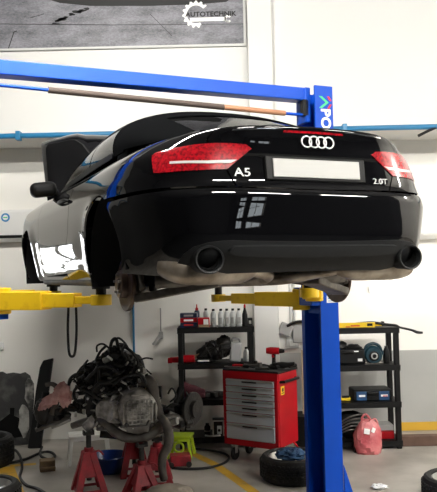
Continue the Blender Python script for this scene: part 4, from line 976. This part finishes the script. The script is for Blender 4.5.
dup(t1, (1.955, 6.03, 0), .8, 'wheel lying flat at the bottom right picture corner')
dup(t1, (-2.02, 6.12, 0), .4, 'wheel with silver rim at the bottom left picture corner')
tyre('tyre', 'bare black tyre lying in front of sooty panel at left', (at(-17, 440, 7.62).x, 7.62, 0), .31, .30, rim=False)
# ------------------------------------------------------------------ things against the left wall
def sheet(name, out, T, th, m, label, cat, bev=.006, extra=None):
    o = MB().prism(out, th, T).build(name, m, bevel=bev); tag(o, label, cat); return o
YP = 8.35
def up(u, v, Y=YP): q = at(u, v, Y); return (q.x, q.z)
base = fl(20, 446); zoff = 0
ul = [(-18, 447), (-18, 374), (0, 372), (4, 374), (11, 373), (18, 374), (23, 372.5), (28, 376), (31, 384), (33, 398), (32, 420), (30, 444)]
out = [up(*q) for q in ul]; zm = min(z for x, z in out); out = [(x, max(0.004, z - 0)) for x, z in out]
T = Matrix.Translation((0, YP - .02, 0)) @ Matrix.Rotation(-.16, 4, 'X') @ FRONT
pn = sheet('door_panel', out, T, .03, 'sound', 'sooty dark car panel with silver patch leaning on left wall', 'car panel', .01)
pd = MB(); 
for c_, r in (((28.5, 392), (.055, .17)), ((24, 420), (.06, .19))):
    x, z_ = up(*c_); pd.prism([(x + r[0] * math.cos(k * .5236) * (1 + .2 * math.sin(3 * k)), z_ + r[1] * math.sin(k * .5236) * (1 + .15 * math.cos(5 * k))) for k in range(12)], .012, T @ Matrix.Translation((0, 0, .028)))
pd.split('silver_patch', 'pad', pn, bevel=.004)
x, z_ = up(12, 412); MB().box(x, z_, .036, .05, .09, .02, T=T).prism([(x - .05, z_ - .30), (x + .13, z_ - .28), (x + .10, z_ - .08), (x - .03, z_ - .02), (x - .20, z_ - .15)], .008, T @ Matrix.Translation((0, 0, .028))).build('panel_recess_shade', 'gap', pn, bevel=.004)  # raised dark plates in place of a recess, its shade in the colour
ul = [(33, 446), (36, 418), (38, 390), (41, 366), (44, 359), (54, 356.5), (52, 378), (49, 410), (46, 447)]
out = [up(*q, 8.5) for q in ul]; out = [(x, max(.004, z)) for x, z in out]
T = Matrix.Translation((0, 8.30, 0)) @ Matrix.Rotation(-.20, 4, 'X') @ FRONT
rp = sheet('trim_panel', out, T, .05, 'plast', 'long black car trim panel leaning upright against left wall', 'car panel', .012)
# ------------------------------------------------------------------ the engine with gearbox and subframe on stands
EO = Vector((at(118, 440, 6.7).x, 6.7, 0)); PXM = 720 / 6.7
eng = thing('engine', 'oily car engine with gearbox and subframe propped on red stands', 'engine', EO)
def e(u, v, dy=0.0):                                        # picture point on the engine -> local point, dy behind the middle plane
    q = at(u, v, 6.7 + dy); return Vector((q.x - EO.x, dy, q.z))
def tb(pts, r, n=8, sm=5): return MB().tube([e(*p) for p in pts], r, n, sm)
rn = random.Random(33)
c = e(112, 392, .25); MB().box(c.x, c.y, c.z, .42, .55, .36).box(c.x - .03, c.y, c.z - .22, .36, .45, .14).build('engine_block', 'dirty', eng, bevel=.03)
c = e(116, 366, .22); MB().box(c.x, c.y, c.z, .34, .52, .16, ry=.15).box(c.x + .01, c.y, c.z + .10, .24, .46, .07, ry=.15).build('cylinder_head', 'dirty', eng, bevel=.02)
m = MB()
for k in range(4): m.cyl((c.x - .02 + .01 * k, c.y - .2 + .13 * k, c.z + .10), (c.x + .01 * k, c.y - .2 + .13 * k, c.z + .20), .028, n=12)
m.split('ignition_coil', 'plast', eng, bevel=.004)
for k in range(4): MB().tube([(c.x + .10, c.y - .20 + .13 * k, c.z + .05), (c.x + .19, c.y - .20 + .13 * k, c.z + .06), (c.x + .23, c.y - .20 + .13 * k, c.z - .06), (c.x + .17, c.y - .20 + .13 * k, c.z - .16)], .026, 10, 4).build('intake_runner', 'dirty', eng)
# gearbox
gc = e(138, 409, -.12)
T = Matrix.Translation(gc) @ Matrix.Rotation(PI / 2, 4, 'X') @ Matrix.Rotation(.25, 4, 'Y')
MB().lathe([(0, .12), (.12, .12), (.165, .09), (.185, .03), (.20, -.05), (.215, -.16), (.235, -.20), (.24, -.23), (0, -.23)], T, 36).build('gearbox', 'cast', eng, bevel=.004)
m = MB()
for k in range(-4, 5):
    m.box(.036 * k, 0, .115, .009,   .24 * math.sqrt(max(.05, 1 - (k / 5) ** 2)), .05, T=T)
    m.box(0, .036 * k, .115, .24 * math.sqrt(max(.05, 1 - (k / 5) ** 2)), .009, .05, T=T)
m.build('casing_rib', 'cast', eng)
m = MB()
for k in range(16):
    a0 = 2 * PI * k / 16; m.cyl(T @ Vector((.225 * math.cos(a0), .225 * math.sin(a0), -.235)), T @ Vector((.225 * math.cos(a0), .225 * math.sin(a0), -.17)), .014, n=8)
    m.box(.20 * math.cos(a0), .20 * math.sin(a0), -.08, .05, .010, .16, T=T, rz=a0)
m.split('flange_bolt', 'cast', eng)
bc = e(111, 410, -.06); Tb = Matrix.Translation(bc) @ Matrix.Rotation(PI / 2, 4, 'X') @ Matrix.Rotation(-.5, 4, 'Y')
m = MB().lathe([(0, .10), (.10, .10), (.13, .06), (.14, 0), (.17, -.08), (.175, -.16), (0, -.16)], Tb, 30)
for k in range(12): m.box(.145 * math.cos(k * .5236), .145 * math.sin(k * .5236), .0, .05, .014, .17, T=Tb, rz=k * .5236)
m.build('bellhousing', 'cast', eng, bevel=.003)
MB().box(gc.x + .01, gc.y - .10, gc.z - .15, .20, .10, .06).tube([gc + Vector((-.10, -.12, -.10)), gc + Vector((-.04, -.13, -.17)), gc + Vector((.06, -.13, -.17)), gc + Vector((.12, -.12, -.08))], .018, 10, 4).build('gearbox_mount', 'steel', eng, bevel=.01)
# pulleys and alternator on the left
m = MB()
for u, v, R, dy in ((92, 402, .085, .02), (86, 384, .06, .05), (97, 380, .07, .02), (100, 415, .06, -.02), (79, 405, .055, .05), (125, 376, .055, -.1)):
    Tq = Matrix.Translation(e(u, v, dy)) @ Matrix.Rotation(PI / 2, 4, 'X') @ Matrix.Rotation(-.6, 4, 'Y')
    m.lathe([(0, .04), (R * .4, .04), (R * .5, .02), (R * .85, .03), (R, .035), (R * .9, .015), (R, -.005), (R * .9, -.02), (R, -.04), (0, -.05)], Tq, 26)
m.split('pulley', 'dirty', eng)
MB().torus(e(91, 377, -.04), .095, .02, Matrix.Rotation(PI / 2, 4, 'X') @ Matrix.Rotation(-.7, 4, 'Y'), 30, 10).build('throttle_ring', 'plast', eng)
m = MB()
for u, v, r in ((134, 364, .035), (143, 371, .035), (127, 380, .03), (106, 360, .035), (75, 396, .035)):
    q = e(u, v, -.05); m.box(q.x, q.y, q.z, r * 1.7, r * 1.5, r * 1.4, rz=rn.uniform(-.6, .6), ry=rn.uniform(-.5, .5))
m.split('sensor_block', 'cast', eng, bevel=.012)
m = MB()
for u, v in ((131, 376), (88, 398), (102, 396), (121, 388), (76, 412), (96, 370), (140, 382), (108, 378), (83, 410), (112, 360), (128, 362), (136, 372), (92, 386), (104, 388), (118, 370), (86, 404), (98, 422), (126, 384), (142, 376)):
    q = e(u, v, -.12); m.cyl(q, q + Vector((rn.uniform(-.04, .04), -.03, rn.uniform(-.04, .04))), .011, n=10)
m.split('glint_fitting', 'alloy', eng)  # alloy fittings, many of them added as glints on the dark engine
# hoses and looms: each hose of its own
H = [([(69, 394), (69, 382), (73, 376), (82, 372), (90, 368), (100, 360)], .014, -.02), ([(84, 374), (84, 366), (90, 364), (96, 366)], .010, 0), ([(97, 352), (97, 346), (103, 344), (110, 349)], .009, .05),
     ([(110, 350), (112, 341), (116, 339), (118, 346), (121, 352)], .016, .1), ([(98, 362), (99, 375), (100, 388), (108, 394), (118, 390)], .017, -.13), ([(120, 345), (128, 349), (136, 356), (142, 364), (144, 372)], .014, .0),
     ([(140, 360), (146, 358), (153, 359)], .008, .0), ([(105, 352), (112, 356), (122, 354), (132, 358)], .020, -.03), ([(90, 366), (100, 358), (110, 352), (120, 348)], .018, .05), ([(80, 388), (90, 392), (102, 400), (112, 396)], .018, -.10),
     ([(124, 352), (130, 362), (126, 374), (134, 384)], .015, -.08), ([(66, 398), (76, 394), (86, 392), (94, 386)], .02, .02), ([(110, 362), (120, 366), (130, 364), (140, 368)], .014, -.12), ([(104, 372), (114, 376), (124, 370)], .012, -.15)]
H += [([(86, 380), (94, 372), (100, 366), (112, 368), (120, 374)], .016, -.16), ([(114, 384), (122, 378), (134, 374), (142, 376), (146, 384)], .014, -.17), ([(92, 392), (98, 384), (108, 382), (116, 378)], .015, -.17),
      ([(106, 346), (100, 352), (96, 360), (92, 370)], .012, .0), ([(126, 344), (122, 352), (126, 360), (122, 368)], .013, -.1), ([(132, 352), (138, 362), (136, 372), (140, 380)], .012, -.12), ([(78, 386), (74, 392), (76, 400), (84, 404)], .014, -.08),
      ([(88, 360), (82, 368), (78, 378), (80, 386)], .010, .05), ([(112, 342), (118, 338), (124, 342), (128, 348)], .010, .1), ([(146, 374), (150, 382), (146, 392), (140, 394)], .016, -.1)]
for pts, r, dy in H: tb([(u, v, dy) for u, v in pts], r).build('hose', 'rubber', eng)
m = MB()
for i in range(52):
    a0, rr = rn.uniform(0, 2 * PI), rn.random() ** .5; u, v = 110 + 38 * rr * math.cos(a0), 374 + 26 * rr * math.sin(a0)
    if v < 346 + abs(u - 116) * .75: v = 348 + abs(u - 116) * .75
    dy = rn.uniform(-.14, .1)
    m.tube([e(u, v, dy), e(u + rn.uniform(-9, 9), v + rn.uniform(-8, 8), dy - .03), e(u + rn.uniform(-14, 14), v + rn.uniform(-3, 13), dy)], rn.uniform(.004, .010), 6, 5)
lo = m.build('wiring_loom', 'rubber', eng); lo['kind'] = 'stuff'
m = MB()
for i in range(44):
    u, v = rn.uniform(78, 146), rn.uniform(356, 392); v = max(v, 348 + abs(u - 116) * .8); q = e(u, v, rn.uniform(-.08, .1)); m.box(q.x, q.y, q.z, rn.uniform(.03, .09), rn.uniform(.04, .09), rn.uniform(.03, .08), rz=rn.uniform(-1, 1), ry=rn.uniform(-.8, .8))
m.split('accessory_bracket', 'dirty', eng, bevel=.008)
# exhaust downpipe and catalyst
tb([(140, 383, -.05), (148, 381, -.10), (153, 388, -.12), (155, 398, -.12), (158, 408, -.12), (161, 418, -.10)], [.05, .055, .05, .042, .04, .036], 14).build('downpipe', 'hose', eng)
MB().tube([e(150, 388, -.1), e(153, 402, -.12)], .045, 16).build('catalyst_shell', 'steel', eng)
tb([(160, 399, .1), (160, 386, .1)], .018, 10, 0).build('damper_rod', 'plast', eng)
# subframe: curved front member and side arms
tb([(72, 426, .02), (88, 421, -.02), (104, 422, -.12), (114, 431, -.16), (126, 437, -.18), (144, 437, -.18), (156, 430, -.16), (168, 418, -.10), (184, 420, -.02)], [.03, .035, .04, .045, .045, .045, .045, .04, .032], 12, 5).build('subframe', 'steel', eng)
tb([(100, 434, .45), (140, 436, .48), (172, 426, .35)], .035, 10).build('subframe', 'dirty', eng)
q1, q2 = e(100, 428, -.08), e(108, 428, .45); MB().bar(q1, q2, .07, .05).bar(e(158, 428, -.1), e(160, 430, .42), .07, .05).split('subframe_rail', 'steel', eng, bevel=.01)
m = MB()
for s0, s1 in (((96, 418, -.06), (86, 428, -.04)), ((168, 416, -.06), (178, 420, -.05))): m.cyl(e(*s0), e(*s1), .05, n=16)
m.split('subframe_bush', 'cast', eng)
# left front suspension corner
tb([(70, 418, .0), (52, 424, .02), (36, 430, .04)], .022, 10, 3).build('lower_arm', 'steel', eng)
tb([(84, 412, .02), (66, 408, .04), (48, 410, .06)], [.02, .03, .025], 10, 3).build('drive_shaft', 'dirty', eng)
q = e(44, 412, .06); MB().ell(q, (.09, .08, .13), 18, 12, jig=.1, rnd=rn).box(q.x + .08, q.y, q.z - .06, .1, .08, .1, rz=.3).build('wheel_carrier', 'dirty', eng, bevel=.01)
tb([(52, 414, .0), (58, 398, -.02), (57, 388, -.03), (52, 384, -.03), (46, 385, -.02)], [.032, .026, .024, .02, .02], 10, 5).build('brake_hose', 'hose', eng)
tb([(40, 428, .05), (44, 405, .08), (46, 392, .1)], .035, 12, 3).build('damper', 'plast', eng)
m = MB()
for i in range(12):
    q = e(rn.uniform(38, 72), rn.uniform(402, 428), rn.uniform(0, .15)); m.box(q.x, q.y, q.z, rn.uniform(.04, .13), rn.uniform(.04, .1), rn.uniform(.03, .08), rz=rn.uniform(-1, 1), ry=rn.uniform(-.7, .7))
m.split('suspension_bracket', 'dirty', eng, bevel=.01)
tb([(70, 420, -.08), (62, 424, -.10), (52, 428, -.08)], .012, 8, 4).build('bright_rod', 'alloy', eng)
tb([(60, 412, -.05), (66, 402, -.06), (74, 398, -.05)], .012, 8, 4).build('tie_rod', 'rust', eng)
# right front suspension corner
tb([(160, 418, -.02), (172, 424, -.02), (184, 428, 0)], .024, 10, 3).build('lower_arm', 'steel', eng)
tb([(158, 405, .02), (170, 410, .03), (184, 412, .04)], [.02, .032, .024], 10, 3).build('drive_shaft', 'dirty', eng)
q = e(186, 412, .04); MB().ell(q, (.07, .08, .12), 18, 12, jig=.1, rnd=rn).box(q.x - .04, q.y, q.z - .08, .12, .08, .08, rz=.4).build('wheel_carrier', 'dirty', eng, bevel=.01)
Tq = Matrix.Translation(e(194, 409, .04)) @ Matrix.Rotation(1.0, 4, 'Z') @ Matrix.Rotation(PI / 2, 4, 'X')
MB().lathe([(0, -.03), (.15, -.03), (.155, -.025), (.155, -.006), (.15, 0), (.08, 0), (.078, .04), (0, .045)], Tq, 36).build('brake_disc', 'dirty', eng)
tb([(178, 416, .0), (177, 400, .05), (181, 388, .08)], .03, 12, 3).build('damper', 'plast', eng)
m = MB()
for i in range(10):
    q = e(rn.uniform(166, 190), rn.uniform(402, 424), rn.uniform(-.05, .12)); m.box(q.x, q.y, q.z, rn.uniform(.03, .1), rn.uniform(.03, .09), rn.uniform(.03, .07), rz=rn.uniform(-1, 1), ry=rn.uniform(-.7, .7))
m.split('suspension_bracket', 'dirty', eng, bevel=.008)
q = e(172, 423, -.12); MB().cyl(q, q + Vector((.05, -.02, .02)), .03, n=14).build('bright_ball_joint', 'alloy', eng)
for pts in ([(170, 402), (176, 396), (172, 388), (168, 394)], [(182, 404), (188, 398), (186, 392)], [(164, 410), (172, 404), (180, 406)]): tb([(u, v, -.02) for u, v in pts], .009, 8).build('brake_hose', 'rubber', eng)
# pink cloth draped over the left corner
def drape(name, pts, m, label, cat, n=20):
    mb = MB(); R = []; rq = random.Random(len(pts) + int(1000 * pts[0][0][0]))
    P = [p for p in pts]
    F = []
    for (p, a1, a2), (q, b1, b2) in zip(P, P[1:]):
        for k in range(3): t = k / 3; F.append((Vector(p).lerp(Vector(q), t), a1 + (b1 - a1) * t, a2 + (b2 - a2) * t))
    F.append(P[-1])
    for i, (p, r1, r2) in enumerate(F):
        ph = rq.uniform(0, 6)
        R.append([(p[0] + r1 * math.cos(a) * (1 + .30 * math.sin(5 * a + ph) + rq.uniform(-.12, .12)), p[1] + .6 * r2 * math.sin(a) * (1 + .3 * math.sin(7 * a + ph)), p[2] + r2 * math.sin(a) * (1 + .28 * math.cos(6 * a + ph) + rq.uniform(-.12, .12))) for a in [2 * PI * k / n for k in range(n)]])
    o = mb.rings(R).build(name, m, sharp=30); tag(o, label, cat); return o
W_ = lambda u, v, dy: e(u, v, dy) + EO
drape('pink_rag', [(W_(39, 409, -.12), .012, .015), (W_(44, 404, -.12), .035, .045), (W_(49, 401, -.13), .05, .05), (W_(55, 399, -.13), .04, .045), (W_(58, 397, -.12), .02, .03)], 'pinkc', 'pale pink rag hanging on the left suspension arm', 'rag')
drape('pink_rag', [(W_(56, 389, -.08), .012, .02), (W_(59, 392, -.10), .05, .07), (W_(63, 393, -.10), .06, .08), (W_(66, 397, -.1), .05, .08), (W_(67, 402, -.09), .02, .03)], 'pinkc', 'crumpled pink rag stuffed beside the engine front', 'rag')
# ------------------------------------------------------------------ red jack stands
def jack_stand(loc, rz, label, H, rodtop, name='jack_stand'):
    t = thing(name, label, 'jack stand', loc, rz, 'red jack stands under the engine'); b = .118
    m = MB()
    for sx_ in (-1, 1):
        for sy in (-1, 1):
            m.rings([[(sx_ * (a * 1) + dx, sy * a + dy, z) for dx, dy in ((-.03, -.03), (.03, -.03), (.03, .03), (-.03, .03))] for a, z in ((b, 0), (b * .97, .02), (.035, H - .04), (.03, H))])
    m.build('leg', 'redj', t, bevel=.004)
    p = MB()
    for s_ in (-1, 1):
        p.add([(-.118, s_ * .13, .01), (.118, s_ * .13, .01), (.118, s_ * .126, .035), (-.118, s_ * .126, .035)], [(0, 1, 2, 3)])
        p.add([(-.085, s_ * .09, H * .40), (.085, s_ * .09, H * .40), (.045, s_ * .038, H), (-.045, s_ * .038, H)], [(0, 1, 2, 3)])
        p.add([(s_ * .13, -.118, .01), (s_ * .13, .118, .01), (s_ * .126, .118, .035), (s_ * .126, -.118, .035)], [(0, 1, 2, 3)])
        p.add([(s_ * .09, -.085, H * .40), (s_ * .09, .085, H * .40), (s_ * .038, .045, H), (s_ * .038, -.045, H)], [(0, 1, 2, 3)])
    for po_ in p.split('web_plate', 'redj', t, flat=True): so = po_.modifiers.new('th', 'SOLIDIFY'); so.thickness = .006
    MB().cyl((0, 0, H - .05), (0, 0, H + .035), .042, n=18).build('collar', 'redj', t, bevel=.004)
    MB().cyl((0, 0, .10), (0, 0, rodtop - .025), .024, n=14).build('ratchet_post', 'dirty', t)
    MB().box(0, 0, rodtop - .0125, .10, .06, .025).box(-.042, 0, rodtop + .008, .016, .06, .02).box(.042, 0, rodtop + .008, .016, .06, .02).build('saddle', 'dirty', t, bevel=.004)
    MB().tube([(.03, -.03, H - .02), (.08, -.06, H + .01), (.12, -.07, H - .03)], .009, 8, 3).build('release_lever', 'redj', t)
    return t
def top_at(u, v, Y): return at(u, v, Y).z
jack_stand((at(89, 470, 6.62).x, 6.62, 0), .35, 'red jack stand under the left end of engine, before blue basin', .36, top_at(90, 432, 6.62))
jack_stand((at(143, 470, 6.5).x, 6.42, 0), .5, 'nearest red jack stand, in front of the gearbox', .285, top_at(142, 444, 6.42))
jack_stand((at(134, 470, 7.1).x, 7.14, 0), .2, 'rear red jack stand right of the blue basin', .42, top_at(132, 437, 7.12))
jack_stand((at(158, 470, 6.9).x, 6.84, 0), .1, 'right red jack stand behind the grey hose', .34, top_at(157, 437, 6.88))
# dusty hose hanging from the subframe to the floor
p = [at(160, 416, 6.5), at(166, 424, 6.46), at(169, 436, 6.44), at(168, 446, 6.44), at(163, 456, 6.44), at(162, 466, 6.46), at(163, 474, 6.48), at(164, 479, 6.5)]
tag(MB().tube(p, [.03, .04, .042, .042, .04, .038, .036, .036], 14, 5).build('exhaust_hose', 'hose'), 'thick dusty grey hose hanging from gearbox to the floor', 'hose')
# basin, stools, block, sack, little red case
t = thing('basin', 'blue plastic basin on the floor behind a red jack stand', 'basin', (at(109, 460, 7.25).x, 7.25, 0))
MB().lathe([(0, 0), (.12, 0), (.135, .01), (.19, .15), (.205, .16), (.205, .168), (.19, .168), (.18, .15), (.128, .02), (0, .016)], n=40).build('bowl', 'bluep', t)
MB().torus((0, 0, .165), .197, .009, 'Z', 40, 8).build('rim', 'bluep', t)
def stool(loc, rz, wd, dep, H, m, label, name):
    t = thing(name, label, 'stool', loc, rz)
    MB().box(0, 0, H - .012, wd, dep, .024).box(0, -dep / 2 + .02, H - .04, wd - .03, .015, .04).box(0, dep / 2 - .02, H - .04, wd - .03, .015, .04).build('seat', m, t, bevel=.005)
    for sx_ in (-1, 1):
        for sy in (-1, 1):
            MB().rings([[(sx_ * (wd / 2 - i_) + dx, sy * (dep / 2 - i_) + dy, z) for dx, dy in ((-.016, -.016), (.016, -.016), (.016, .016), (-.016, .016))] for i_, z in ((.0, 0), (.03, H - .02))]).build('leg', m, t, bevel=.003)
    return t
stool((at(89, 450, 7.66).x, 7.66, 0), .25, .42, .26, .30, 'whitew', 'low worn white wooden stool standing behind the engine', 'step_stool')
t = stool((at(181, 445, 7.78).x, 7.8, 0), -.15, .25, .22, .235, 'lime', 'small lime green plastic stool by the left shelf', 'plastic_stool')
MB().torus((0, -.115, .12), .05, .012, 'Y', 24, 8).build('side_ring', 'lime', t)
q = fl(46, 472); t = MB().box(0, 0, .055, .15, .13, .11).box(.0, -.01, .035, .155, .135, .03).build('wood_block', 'owood', bevel=.008); t.location = (q.x, q.y + .06, 0); t.rotation_euler = (0, 0, .3); tag(t, 'oily brown wooden block on the floor at left', 'wood block')
q = fl(180, 468); t = thing('floor_jack', 'low red steel box on floor right of grey hose', 'jack', (q.x, q.y + .08, 0), .15)
MB().box(0, 0, .065, .21, .15, .11).build('body', 'redj', t, bevel=.012); MB().cyl((-.10, -.08, .03), (-.10, .08, .03), .03, n=14).cyl((.08, -.08, .03), (.08, .08, .03), .03, n=14).split('roller', 'dirty', t)
rn = random.Random(41); t = MB().ell((0, 0, .075), (.22, .19, .085), 28, 16, jig=.05, rnd=rn).ell((.07, -.07, .06), (.13, .10, .07), 20, 12, jig=.06, rnd=rn).ell((-.10, -.06, .055), (.11, .1, .06), 20, 12, jig=.06, rnd=rn).build('sack', 'sack', sharp=80); t.location = (at(168, 490, 6.12).x, 6.2, 0.0); t.scale = (1, 1, 1); tag(t, 'dusty grey sack on the floor in front of the stands', 'sack')
q = fl(115, 447); t = MB().box(0, 0, .05, .10, .08, .10).build('yellow_box', 'yplas', bevel=.006); t.location = (q.x, q.y + .6, 0); tag(t, 'small yellow box behind the blue basin', 'box')
# hoses lying on the floor
def floor_hose(pts, r, name, label, m='rubber'):
    P = [fl(u, v, r) + Vector((0, 0, .001)) for u, v in pts]; tag(MB().tube(P, r, 8, 6).build(name, m), label, 'hose')
floor_hose([(-8, 466), (10, 463), (26, 459), (40, 453), (50, 452), (55, 456), (50, 459.5), (42, 457), (40, 452.5), (42, 447)], .014, 'air_hose', 'black air hose looping on the floor before the leaning panels')
floor_hose([(15, 450), (18, 453), (21, 459), (22, 468), (20, 477), (26, 485), (38, 489), (52, 498)], .014, 'air_hose', 'black air hose snaking past the wooden block to front')
floor_hose([(172, 468), (190, 469), (210, 467.5), (224, 463), (229, 458), (224, 453.5), (210, 450.5), (196, 449)], .013, 'air_hose', 'black hose curving over the yellow line by tool cabinet')
# pink carrier bag, small box, kerb beam, scrap
q = fl(371, 456); t = thing('carrier_bag', 'pink plastic carrier bag standing before the right shelf', 'bag', (q.x, q.y + .13, 0))
m = MB(); R = []; rn = random.Random(51)
for i, (zz, a, b) in enumerate(((0.0, .11, .085), (.012, .13, .105), (.05, .140, .112), (.09, .142, .115), (.13, .146, .115), (.17, .146, .11), (.21, .140, .105), (.25, .13, .09), (.285, .115, .075), (.32, .09, .055), (.35, .055, .04))):
    R.append([(math.copysign(abs(math.cos(q_)) ** .75, math.cos(q_)) * a * (1 + .07 * math.sin(5 * q_ + i * 1.3) + rn.uniform(-.05, .05)), b * math.sin(q_) * (1 + .09 * math.cos(7 * q_ + i * 2) + rn.uniform(-.05, .05)), zz + (.012 * math.sin(3 * q_ + i) + rn.uniform(-.008, .008)) * min(1, i)) for q_ in [2 * PI * k / 32 for k in range(32)]])
for r in R[:1]:
    for k in range(len(r)): r[k] = (r[k][0], r[k][1], 0.001)
m.rings(R).build('bag_body', 'pinkb', t, sharp=32)
MB().tube([(-.05, 0, .32), (-.055, 0, .375), (-.02, 0, .41), (.02, 0, .37), (.03, 0, .32)], [.02, .013, .011, .012, .02], 8, 5).tube([(.02, -.02, .32), (.06, -.02, .36), (.09, -.02, .345), (.10, -.02, .28)], [.02, .012, .012, .02], 8, 5).build('bag_handle', 'pinkb', t)
MB().box(-.03, -.105, .25, .06, .006, .055, ry=.2, rx=-.25).box(.04, -.098, .26, .035, .006, .05, ry=.5, rx=-.3).build('bag_print', 'white', t)
q = fl(358.5, 453); t = thing('carton', 'small black and white carton left of pink carrier bag', 'box', (q.x, q.y + .05, 0), .1); MB().box(0, 0, .045, .085, .07, .09).build('carton_body', 'plast', t, bevel=.003); MB().box(.01, -.036, .035, .055, .003, .045).split('label', 'white', t)
a_, b_ = fl(402, 447), fl(438, 446); t = MB().box((a_.x + b_.x) / 2 + .08, a_.y + .07, .055, b_.x - a_.x + .16, .12, .11).build('timber_beam', 'dwood', bevel=.008); tag(t, 'dark stained timber beam on floor along right wall', 'beam')
q = fl(380, 489); t = MB().ell((0, 0, .02), (.07, .05, .022), 18, 10, jig=.3, rnd=random.Random(6)).build('paper_scrap', 'white', sharp=30); t.location = q + Vector((0, 0, .002)); tag(t, 'crumpled white paper scrap on floor right of post', 'paper')
